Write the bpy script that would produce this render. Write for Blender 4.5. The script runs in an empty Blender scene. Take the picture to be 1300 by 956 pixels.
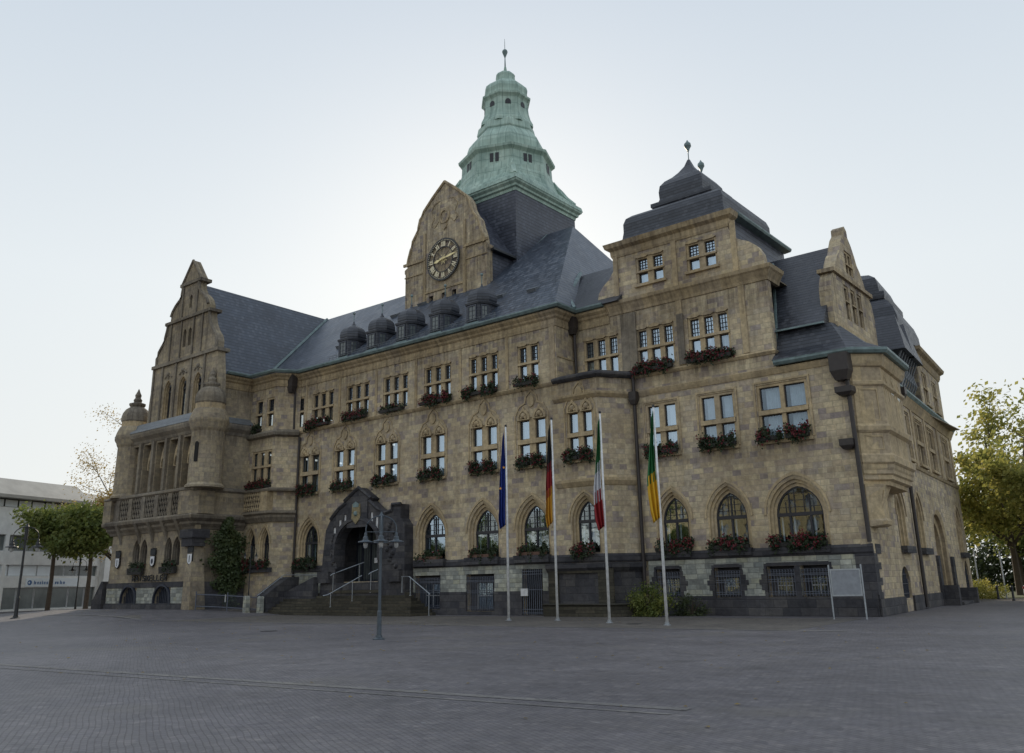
import bpy, bmesh, math, random
from math import radians as R, sin, cos, pi, sqrt, hypot
from mathutils import Vector, Matrix
from mathutils.geometry import tessellate_polygon
random.seed(7)
sc = bpy.context.scene
COL = sc.collection

# ------------------------------------------------------------------ camera
cam = bpy.data.cameras.new("camera"); co = bpy.data.objects.new("camera", cam); COL.objects.link(co)
cam.sensor_fit = 'HORIZONTAL'; cam.sensor_width = 36.0
cam.lens = 1098 / 1300 * 36.0
cam.shift_y = -44.5 / 1300
cam.clip_start = 0.1; cam.clip_end = 3000
CP, CR, CY = R(15.636), R(1.11), R(-38.907)
fw = Vector((sin(CY) * cos(CP), cos(CY) * cos(CP), sin(CP)))
rt = Vector((cos(CY), -sin(CY), 0)); dn = fw.cross(rt)
rt2 = cos(CR) * rt + sin(CR) * dn; dn2 = cos(CR) * dn - sin(CR) * rt
m = Matrix((rt2, -dn2, -fw)).transposed().to_4x4(); m.translation = Vector((0, 0, 1.65))
co.matrix_world = m
sc.camera = co

# ------------------------------------------------------------------ light
SUN_AZ, SUN_EL = R(-40), R(22)          # azimuth from +Y towards +X
w = bpy.data.worlds.new("World"); sc.world = w; w.use_nodes = True
nt = w.node_tree; nt.nodes.clear()
sky = nt.nodes.new('ShaderNodeTexSky'); sky.sky_type = 'NISHITA'; sky.sun_disc = False
sky.sun_elevation = SUN_EL; sky.sun_rotation = SUN_AZ
sky.air_density = 1.0; sky.dust_density = 3.0; sky.ozone_density = 1.0
bgS = nt.nodes.new('ShaderNodeBackground'); bgS.inputs[1].default_value = 0.05
nt.links.new(sky.outputs[0], bgS.inputs[0])
# the pale haze that lies over the clear sky, whiter towards the horizon
tc = nt.nodes.new('ShaderNodeTexCoord'); sp = nt.nodes.new('ShaderNodeSeparateXYZ')
nt.links.new(tc.outputs['Generated'], sp.inputs[0])
rp = nt.nodes.new('ShaderNodeValToRGB')
rp.color_ramp.elements[0].position = 0.0; rp.color_ramp.elements[0].color = (.85, .88, .87, 1)
rp.color_ramp.elements[1].position = 0.70; rp.color_ramp.elements[1].color = (.55, .64, .75, 1)
e = rp.color_ramp.elements.new(0.32); e.color = (.79, .85, .885, 1)
e = rp.color_ramp.elements.new(1.0); e.color = (.80, .88, 1.0, 1)
nt.links.new(sp.outputs[2], rp.inputs[0])
bgH = nt.nodes.new('ShaderNodeBackground'); nt.links.new(rp.outputs[0], bgH.inputs[0]); bgH.inputs[1].default_value = 1.0
mx = nt.nodes.new('ShaderNodeMixShader'); mx.inputs[0].default_value = 0.90
nt.links.new(bgS.outputs[0], mx.inputs[1]); nt.links.new(bgH.outputs[0], mx.inputs[2])
wo = nt.nodes.new('ShaderNodeOutputWorld'); nt.links.new(mx.outputs[0], wo.inputs[0])
sl = bpy.data.lights.new("sun", 'SUN'); sl.energy = 3.0; sl.angle = R(0.5); sl.color = (1.0, .86, .66)
so = bpy.data.objects.new("sun", sl); COL.objects.link(so)
sd = Vector((sin(SUN_AZ) * cos(SUN_EL), cos(SUN_AZ) * cos(SUN_EL), sin(SUN_EL)))
so.rotation_euler = sd.to_track_quat('Z', 'Y').to_euler(); so.location = (0, 0, 60)
sc.view_settings.view_transform = 'Standard'; sc.view_settings.look = 'None'
sc.view_settings.exposure = 0.08; sc.view_settings.gamma = 1.0; sc.view_settings.use_curve_mapping = False
sc.cycles.max_bounces = 6; sc.cycles.diffuse_bounces = 3; sc.cycles.glossy_bounces = 3
sc.cycles.transparent_max_bounces = 8; sc.cycles.use_denoising = True
sc.cycles.caustics_reflective = False; sc.cycles.caustics_refractive = False

# ------------------------------------------------------------------ materials
class NB:
    def __init__(s, name):
        s.m = bpy.data.materials.new(name); s.m.use_nodes = True; s.t = s.m.node_tree
        s.b = s.t.nodes['Principled BSDF']; s.out = s.t.nodes['Material Output']
    def n(s, k, **kw):
        x = s.t.nodes.new('ShaderNode' + k)
        for a, v in kw.items(): setattr(x, a, v)
        return x
    def l(s, a, b): s.t.links.new(a, b)
    def math(s, op, a, b=None, c=None):
        x = s.n('Math', operation=op)
        for i, v in enumerate((a, b, c)):
            if v is None: continue
            if isinstance(v, (int, float)): x.inputs[i].default_value = v
            else: s.l(v, x.inputs[i])
        return x.outputs[0]
    def ramp(s, fac, stops, const=False):
        x = s.n('ValToRGB'); cr = x.color_ramp
        if const: cr.interpolation = 'CONSTANT'
        cr.elements[0].position, cr.elements[0].color = stops[0][0], (*stops[0][1], 1)
        cr.elements[1].position, cr.elements[1].color = stops[-1][0], (*stops[-1][1], 1)
        for p, c in stops[1:-1]:
            e = cr.elements.new(p); e.color = (*c, 1)
        s.l(fac, x.inputs[0]); return x.outputs[0]
    def noise(s, vec, scale, detail=4, rough=.55):
        x = s.n('TexNoise'); x.inputs['Scale'].default_value = scale; x.inputs['Detail'].default_value = detail
        x.inputs['Roughness'].default_value = rough
        if vec is not None: s.l(vec, x.inputs['Vector'])
        return x.outputs['Fac']
    def mix(s, fac, a, b, kind='MIX'):
        x = s.n('Mix', data_type='RGBA', blend_type=kind)
        for i, v in ((0, fac), (6, a), (7, b)):
            if isinstance(v, (int, float)): x.inputs[i].default_value = v
            elif isinstance(v, tuple): x.inputs[i].default_value = (*v, 1)
            else: s.l(v, x.inputs[i])
        return x.outputs[2]
    def wallcoords(s):
        g = s.n('NewGeometry')
        cr = s.n('VectorMath', operation='CROSS_PRODUCT'); cr.inputs[0].default_value = (0, 0, 1); s.l(g.outputs['True Normal'], cr.inputs[1])
        no = s.n('VectorMath', operation='NORMALIZE'); s.l(cr.outputs[0], no.inputs[0])
        do = s.n('VectorMath', operation='DOT_PRODUCT'); s.l(g.outputs['Position'], do.inputs[0]); s.l(no.outputs[0], do.inputs[1])
        se = s.n('SeparateXYZ'); s.l(g.outputs['Position'], se.inputs[0])
        return g.outputs['Position'], do.outputs['Value'], se.outputs[2]
    def comb(s, x, y, z=0.0):
        c = s.n('CombineXYZ')
        for i, v in enumerate((x, y, z)):
            if isinstance(v, (int, float)): c.inputs[i].default_value = v
            else: s.l(v, c.inputs[i])
        return c.outputs[0]
    def bump(s, h, strength, dist=.02):
        b = s.n('Bump'); b.inputs['Strength'].default_value = strength; b.inputs['Distance'].default_value = dist
        s.l(h, b.inputs['Height']); s.l(b.outputs[0], s.b.inputs['Normal'])
    def fin(s, col=None, rough=.8, metal=0, spec=None):
        if col is not None:
            if isinstance(col, tuple): s.b.inputs['Base Color'].default_value = (*col, 1)
            else: s.l(col, s.b.inputs['Base Color'])
        if isinstance(rough, (int, float)): s.b.inputs['Roughness'].default_value = rough
        else: s.l(rough, s.b.inputs['Roughness'])
        s.b.inputs['Metallic'].default_value = metal
        if spec is not None: s.b.inputs['Specular IOR Level'].default_value = spec
        return s.m

def ashlar(name, stops, bw, bh, mortar, stain=(.45, .40, .34), stain_amt=.6, rough=.9, bump=.5, mort=.012, streak=.5, soot=.75):
    k = NB(name); pos, u, z = k.wallcoords()
    row = k.math('FLOOR', k.math('DIVIDE', z, bh))
    wn = k.n('TexWhiteNoise', noise_dimensions='1D'); k.l(row, wn.inputs['W'])
    wr = wn.outputs['Value']
    # each course has its own block length and offset
    wid = k.math('MULTIPLY_ADD', wr, bw * .5, bw * .75)
    uu = k.math('ADD', k.math('DIVIDE', u, wid), k.math('MULTIPLY', wr, 37.3))
    cell = k.math('FLOOR', uu)
    w2 = k.n('TexWhiteNoise', noise_dimensions='2D'); k.l(k.comb(cell, row), w2.inputs['Vector'])
    c0 = k.ramp(w2.outputs['Value'], stops)
    n1 = k.noise(pos, .22, 5, .6); n2 = k.noise(pos, 5.0, 5, .65)
    nz = k.noise(k.comb(k.math('MULTIPLY', u, 1.6), k.math('MULTIPLY', z, .16), 3.1), 1.0, 5, .6)
    n3 = k.noise(pos, 1.5, 6, .7)
    c0 = k.mix(.75, c0, k.ramp(n3, [(.3, (.74, .74, .77)), (.5, (1, 1, 1)), (.72, (1.24, 1.21, 1.12))]), 'MULTIPLY')
    c1 = k.mix(.65, c0, k.ramp(n2, [(.3, (.58, .57, .56)), (.7, (1.3, 1.28, 1.24))]), 'MULTIPLY')
    s1 = k.ramp(n1, [(.42, (0, 0, 0)), (.68, (1, 1, 1))])
    c2 = k.mix(k.math('MULTIPLY', s1, stain_amt), c1, k.mix(1.0, c1, stain, 'MULTIPLY'))
    s2 = k.ramp(nz, [(.55, (0, 0, 0)), (.75, (1, 1, 1))])
    c3 = k.mix(k.math('MULTIPLY', s2, streak), c2, k.mix(1.0, c2, (.42, .41, .40), 'MULTIPLY'))
    # rain-washed soot hanging below sills, string courses and eaves
    zr = k.n('ValToRGB'); cr = zr.color_ramp; k.l(k.math('DIVIDE', z, 20.0), zr.inputs[0])
    pts = [(0, 0), (2.9, .2), (3.1, 0), (5.9, 0), (6.4, .8), (6.5, 0), (7.0, 0), (7.75, .9), (7.9, 0), (11.0, 0), (12.15, 1), (12.4, .1), (13.6, .0), (15.5, 1), (16.5, .9), (16.8, .2), (18.2, .1), (19.8, 1)]
    cr.elements[0].position = 0; cr.elements[0].color = (0, 0, 0, 1); cr.elements[1].position = pts[-1][0] / 20; cr.elements[1].color = (1, 1, 1, 1)
    for a_, b_ in pts[1:-1]:
        e_ = cr.elements.new(min(.989, a_ / 20)); e_.color = (b_, b_, b_, 1)
    ns = k.noise(k.comb(k.math('MULTIPLY', u, 5.0), k.math('MULTIPLY', z, .45), 7.7), 1.0, 4, .65)
    so_ = k.ramp(ns, [(.40, (.12, .12, .12)), (.68, (1, 1, 1))])
    sf = k.math('MULTIPLY', zr.outputs[0], so_)
    c3 = k.mix(k.math('MULTIPLY', sf, soot), c3, k.mix(1.0, c3, (.34, .33, .34), 'MULTIPLY'))
    fu = k.math('MULTIPLY', k.math('PINGPONG', uu, .5), wid)
    fz = k.math('MULTIPLY', k.math('PINGPONG', k.math('DIVIDE', z, bh), .5), bh)
    d = k.math('MINIMUM', fu, fz)
    mm = k.math('LESS_THAN', d, mort)
    c4 = k.mix(k.math('MULTIPLY', mm, .7), c3, mortar)
    hgt = k.math('ADD', k.math('MULTIPLY', k.math('MINIMUM', k.math('DIVIDE', d, mort * 2), 1.0), .6), k.math('ADD', k.math('MULTIPLY', n2, .9), k.math('MULTIPLY', w2.outputs['Value'], .35)))
    k.bump(hgt, bump, .03)
    return k.fin(c4, rough, spec=.25)

M = {}
BUFF = [(0, (.33, .285, .265)), (.09, (.42, .355, .30)), (.18, (.50, .415, .295)), (.42, (.53, .445, .315)), (.55, (.59, .495, .335)), (.75, (.63, .54, .37)), (.9, (.51, .44, .335)), (1, (.38, .33, .295))]
M['stone'] = ashlar('buff_ashlar', BUFF, .46, .27, (.34, .29, .22), stain=(.55, .51, .46), stain_amt=.75, streak=.45, mort=.011, soot=.9)
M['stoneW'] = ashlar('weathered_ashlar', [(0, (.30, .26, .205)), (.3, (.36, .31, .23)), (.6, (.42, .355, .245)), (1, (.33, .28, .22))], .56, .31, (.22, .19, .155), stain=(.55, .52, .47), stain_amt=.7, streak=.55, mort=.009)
M['trim'] = ashlar('dressed_stone', [(0, (.47, .375, .24)), (.5, (.54, .435, .275)), (1, (.45, .37, .26))], 1.1, 50.0, (.28, .235, .18), stain=(.55, .52, .47), stain_amt=.6, streak=.5, bump=.35, mort=.007)
M['trimD'] = ashlar('sooty_dressed_stone', [(0, (.21, .19, .165)), (.5, (.30, .265, .21)), (1, (.24, .215, .18))], 1.0, 50.0, (.09, .08, .07), stain_amt=.7, streak=.7, bump=.4, mort=.008)
M['basalt'] = ashlar('dark_basalt', [(0, (.050, .051, .060)), (.5, (.072, .072, .082)), (1, (.10, .097, .10))], .8, .36, (.04, .04, .043), stain_amt=.4, rough=.75, bump=.6)
M['greyblock'] = ashlar('pale_green_block', [(0, (.24, .25, .235)), (.3, (.36, .38, .35)), (.65, (.50, .51, .45)), (.85, (.42, .42, .33)), (1, (.30, .32, .315))], .50, .24, (.17, .17, .16), stain=(.5, .52, .52), stain_amt=.7, bump=.7, streak=.6)

def slate(name, base, hi, rowh, rough):
    k = NB(name); pos, u, z = k.wallcoords()
    row = k.math('FLOOR', k.math('DIVIDE', z, rowh))
    uu = k.math('ADD', k.math('DIVIDE', u, .22), k.math('MULTIPLY', row, .5))
    w2 = k.n('TexWhiteNoise', noise_dimensions='2D'); k.l(k.comb(k.math('FLOOR', uu), row), w2.inputs['Vector'])
    n1 = k.noise(pos, .5, 5, .6)
    c = k.ramp(w2.outputs['Value'], [(0, base), (.6, tuple(x * 1.35 for x in base)), (1, hi)])
    c = k.mix(.8, c, k.ramp(n1, [(.3, (.62, .62, .64)), (.7, (1.3, 1.3, 1.28))]), 'MULTIPLY')
    fz = k.math('FRACT', k.math('DIVIDE', z, rowh))
    edge = k.math('LESS_THAN', fz, .16)
    c = k.mix(k.math('MULTIPLY', edge, .8), c, (.009, .009, .011))
    h = k.math('ADD', k.math('SUBTRACT', 1.0, fz), k.math('MULTIPLY', w2.outputs['Value'], .5))
    k.bump(h, .55, .03)
    return k.fin(c, k.math('MULTIPLY_ADD', w2.outputs['Value'], .16, rough), spec=.5)
M['slate'] = slate('blue_grey_slate', (.040, .052, .074), (.10, .115, .145), .27, .36)
M['slateD'] = slate('dark_slate', (.032, .036, .046), (.07, .075, .09), .18, .44)
M['slateV'] = slate('hung_slate', (.046, .052, .072), (.10, .11, .14), .26, .40)
def copper():
    k = NB('verdigris_copper'); pos, u, z = k.wallcoords()
    n1 = k.noise(pos, .7, 6, .65); n2 = k.noise(k.comb(k.math('MULTIPLY', u, 3), k.math('MULTIPLY', z, .35)), 1.0, 4)
    c = k.ramp(n1, [(.3, (.25, .36, .315)), (.5, (.38, .51, .44)), (.72, (.50, .62, .53))])
    c = k.mix(.6, c, k.ramp(n2, [(.3, (.5, .52, .5)), (.65, (1.1, 1.1, 1.1))]), 'MULTIPLY')
    s = k.math('LESS_THAN', k.math('PINGPONG', k.math('DIVIDE', u, .62), .5), .035)
    s2 = k.math('LESS_THAN', k.math('PINGPONG', k.math('DIVIDE', z, 1.15), .5), .018)
    ss = k.math('MAXIMUM', s, s2)
    c = k.mix(k.math('MULTIPLY', ss, .5), c, (.07, .13, .115))
    k.bump(k.math('ADD', k.math('MULTIPLY', ss, -.8), n1), .5, .03)
    return k.fin(c, .62, spec=.35)
M['copper'] = copper()
def simple(name, col, rough=.6, metal=0, ns=6.0, amt=.35, bump=.0, spec=None):
    k = NB(name); g = k.n('NewGeometry'); n1 = k.noise(g.outputs['Position'], ns, 5, .6)
    c = k.mix(amt, col, k.ramp(n1, [(.3, (.4, .4, .4)), (.7, (1.45, 1.45, 1.45))]), 'MULTIPLY')
    if bump: k.bump(n1, bump, .02)
    return k.fin(c, rough, metal, spec)
M['gutter'] = simple('aged_copper_gutter', (.17, .235, .235), .55, ns=2.5, amt=.6)
M['lead'] = simple('lead_flashing', (.16, .175, .19), .5, ns=3)
M['iron'] = simple('dark_iron', (.022, .024, .028), .5)
M['pipe'] = simple('dark_brown_downpipe', (.035, .028, .026), .5)
M['grille'] = simple('grey_painted_iron', (.10, .115, .15), .45)
M['cage'] = simple('dark_blue_iron', (.035, .042, .062), .45)
M['frameD'] = simple('dark_timber', (.020, .020, .026), .45)
M['frameW'] = simple('white_painted_timber', (.50, .52, .54), .5)
M['dark'] = simple('dark_interior', (.012, .011, .010), .9)
M['brown'] = simple('brown_timber', (.05, .033, .025), .6)
M['curtain'] = simple('white_net_curtain', (.60, .63, .66), .9, ns=3, amt=.25)
M['curtainG'] = simple('grey_blind', (.20, .20, .20), .9, ns=1)
M['steel'] = simple('galvanised_steel', (.36, .39, .42), .35, .6)
M['polew'] = simple('white_lacquered_pole', (.72, .73, .73), .3)
M['white'] = simple('white_enamel', (.75, .76, .78), .35, amt=.1)
M['gold'] = simple('gilded_metal', (.85, .72, .38), .4, .25)
M['cream'] = simple('cream_gilding', (.80, .72, .50), .45, amt=.15)
M['brassy'] = simple('weathered_gilding', (.26, .21, .11), .6, ns=7, amt=.8)
M['black'] = simple('black_paint', (.015, .015, .017), .4)
M['terra'] = simple('terracotta_box', (.16, .09, .065), .8)
M['boxD'] = simple('dark_planter', (.03, .028, .026), .7)
M['lampm'] = simple('blue_grey_lamp_paint', (.07, .09, .11), .4, .2)
M['glassl'] = simple('clear_lamp_glass', (.45, .46, .45), .08)
M['board'] = simple('frosted_notice_panel', (.26, .28, .31), .35, ns=4, amt=.3)
M['bgwall'] = simple('pale_render', (.74, .75, .73), .8, ns=1.5, amt=.2)  # pale render, lightened so haze and light on it sit in the colour
M['bgroof'] = simple('brown_grey_sheet_roof', (.34, .325, .29), .6, ns=.8, amt=.3)
M['bgglass'] = simple('grey_window_glass', (.13, .15, .15), .08, ns=.6, amt=.6)
M['bgskypale'] = simple('pale_sky_pane_and_sign', (.72, .78, .82), .6, ns=.7, amt=.2)  # paints sky brightness into the top ribbon panes; also colours the sign
M['yellowwall'] = simple('yellow_render', (.62, .47, .24), .8, ns=.6, amt=.2)
M['bark'] = simple('tree_bark', (.085, .065, .048), .9, ns=5, bump=.5)
M['ironw'] = simple('white_box', (.62, .62, .62), .6)
M['steps'] = ashlar('mossy_step_stone', [(0, (.055, .052, .042)), (.5, (.08, .075, .058)), (1, (.10, .09, .07))], 1.4, .16, (.035, .033, .027), stain_amt=.5, bump=.4, mort=.012)

def glassmat():
    k = NB('window_glass'); g = k.n('NewGeometry')
    n1 = k.noise(g.outputs['Position'], 1.1, 2); k.t.nodes.remove(k.b)
    bp = k.n('Bump'); bp.inputs['Strength'].default_value = .12; bp.inputs['Distance'].default_value = .03; k.l(n1, bp.inputs['Height'])
    gl = k.n('BsdfGlossy'); gl.inputs['Roughness'].default_value = .02; gl.inputs['Color'].default_value = (.62, .76, .90, 1); k.l(bp.outputs[0], gl.inputs['Normal'])
    tr = k.n('BsdfTransparent'); tr.inputs['Color'].default_value = (.72, .80, .84, 1)
    fr = k.n('Fresnel'); fr.inputs['IOR'].default_value = 2.0; k.l(bp.outputs[0], fr.inputs['Normal'])
    mx = k.n('MixShader'); k.l(k.math('MINIMUM', k.math('MULTIPLY', fr.outputs[0], 1.25), .50), mx.inputs[0]); k.l(tr.outputs[0], mx.inputs[1]); k.l(gl.outputs[0], mx.inputs[2])
    k.l(mx.outputs[0], k.out.inputs['Surface']); return k.m
M['glass'] = glassmat()

def leafmat(name, stops, trans=.35):
    k = NB(name); g = k.n('NewGeometry')
    n1 = k.noise(g.outputs['Position'], .9, 3); n2 = k.noise(g.outputs['Position'], 9.0, 2)
    c = k.ramp(k.math('ADD', k.math('MULTIPLY', n1, .55), k.math('MULTIPLY', n2, .5)), stops)
    k.l(c, k.b.inputs['Base Color']); k.b.inputs['Roughness'].default_value = .6
    tr = k.n('BsdfTranslucent'); k.l(k.mix(.5, c, (1.2, 1.1, .5), 'MULTIPLY') if False else c, tr.inputs['Color'])
    mx = k.n('MixShader'); mx.inputs[0].default_value = trans; k.l(k.b.outputs[0], mx.inputs[1]); k.l(tr.outputs[0], mx.inputs[2])
    k.l(mx.outputs[0], k.out.inputs['Surface']); return k.m
M['leafG'] = leafmat('green_leaves', [(.3, (.08, .12, .035)), (.5, (.15, .19, .05)), (.68, (.28, .28, .07)), (.8, (.50, .42, .09))], .5)
M['leafY'] = leafmat('autumn_yellow_leaves', [(.3, (.12, .155, .045)), (.44, (.24, .26, .07)), (.6, (.40, .37, .10)), (.78, (.58, .44, .12))], .55)  # autumn yellow, lightened to put sun on the crowns into the colour
M['leafO'] = leafmat('brown_autumn_leaves', [(.3, (.20, .16, .06)), (.55, (.38, .28, .10)), (.78, (.50, .38, .14))], .5)
M['leafD'] = leafmat('dark_leaves', [(.3, (.03, .045, .02)), (.55, (.06, .08, .03)), (.8, (.13, .13, .05))], .3)
M['gerL'] = leafmat('geranium_leaves', [(.3, (.018, .030, .014)), (.55, (.032, .050, .020)), (.8, (.05, .07, .03))], .15)
M['red'] = simple('geranium_red', (.15, .012, .02), .6, ns=20, amt=.7)
M['ivy'] = leafmat('ivy_leaves', [(.3, (.030, .045, .018)), (.55, (.055, .080, .026)), (.8, (.12, .13, .04))], .2)

def paving(name, base, var, bw, bh, rough=.75):
    k = NB(name); g = k.n('NewGeometry'); pos = g.outputs['Position']
    mp = k.n('Mapping'); mp.inputs['Rotation'].default_value = (0, 0, R(28))
    # slightly wavering courses, laid by hand
    wv = k.n('TexNoise'); wv.inputs['Scale'].default_value = .8; wv.inputs['Detail'].default_value = 2; k.l(pos, wv.inputs['Vector'])
    vs_ = k.n('VectorMath', operation='SCALE'); k.l(wv.outputs['Color'], vs_.inputs[0]); vs_.inputs['Scale'].default_value = .12
    va_ = k.n('VectorMath', operation='ADD'); k.l(pos, va_.inputs[0]); k.l(vs_.outputs[0], va_.inputs[1]); k.l(va_.outputs[0], mp.inputs['Vector'])
    br = k.n('TexBrick'); k.l(mp.outputs[0], br.inputs['Vector']); br.inputs['Scale'].default_value = 1.0
    br.inputs['Brick Width'].default_value = bw; br.inputs['Row Height'].default_value = bh
    br.inputs['Mortar Size'].default_value = .009; br.inputs['Mortar Smooth'].default_value = .6; br.inputs['Bias'].default_value = 0
    br.inputs['Color1'].default_value = (*base, 1); br.inputs['Color2'].default_value = (*var, 1); br.inputs['Mortar'].default_value = (base[0] * .74, base[1] * .72, base[2] * .70, 1)
    n1 = k.noise(pos, .13, 6, .6); n2 = k.noise(pos, 2.2, 5, .7); n3 = k.noise(pos, .6, 4, .6)
    c = k.mix(.9, br.outputs['Color'], k.ramp(n1, [(.3, (.72, .72, .74)), (.7, (1.28, 1.26, 1.22))]), 'MULTIPLY')
    c = k.mix(.6, c, k.ramp(n2, [(.25, (.6, .6, .6)), (.75, (1.35, 1.35, 1.35))]), 'MULTIPLY')
    c = k.mix(.5, c, k.ramp(n3, [(.35, (.75, .75, .75)), (.65, (1.2, 1.2, 1.2))]), 'MULTIPLY')
    # single darker and lighter stones, sandy joints in worn areas, old oil and gum spots
    vc = k.n('TexVoronoi'); vc.inputs['Scale'].default_value = 8.0; k.l(pos, vc.inputs['Vector'])
    vs2 = k.n('SeparateColor'); k.l(vc.outputs['Color'], vs2.inputs[0])
    c = k.mix(.8, c, k.ramp(vs2.outputs[0], [(0, (.72, .72, .74)), (.15, (.93, .93, .93)), (.85, (1.05, 1.04, 1.02)), (1, (1.4, 1.36, 1.28))]), 'MULTIPLY')
    n5 = k.noise(pos, .32, 4, .6)
    c = k.mix(k.ramp(n5, [(.56, (0, 0, 0)), (.72, (.4, .4, .4))]), c, (.17, .155, .13))
    vg = k.n('TexVoronoi'); vg.inputs['Scale'].default_value = .45; k.l(pos, vg.inputs['Vector'])
    c = k.mix(k.ramp(vg.outputs['Distance'], [(.03, (.55, .55, .55)), (.16, (0, 0, 0))]), c, (.05, .05, .052))
    vd = k.n('TexVoronoi'); vd.inputs['Scale'].default_value = 1.3; k.l(pos, vd.inputs['Vector'])
    sp_ = k.math('LESS_THAN', vd.outputs['Distance'], .045)
    c = k.mix(k.math('MULTIPLY', sp_, .5), c, (.26, .26, .27))
    h = k.math('ADD', k.math('MULTIPLY', br.outputs['Fac'], -1.0), k.math('MULTIPLY', n2, .8))
    k.bump(h, .4, .015)
    return k.fin(c, k.math('MULTIPLY_ADD', n3, .25, rough - .15), spec=.35)
M['paver'] = paving('clinker_pavers', (.128, .122, .135), (.148, .142, .150), .155, .078, .60)
M['paverB'] = paving('border_setts', (.115, .107, .10), (.155, .142, .128), .13, .13)
M['gut'] = paving('gutter_setts', (.17, .165, .16), (.21, .20, .19), .3, .3)
M['grass'] = simple('grass', (.06, .08, .025), .9, ns=3, amt=.6)

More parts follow.
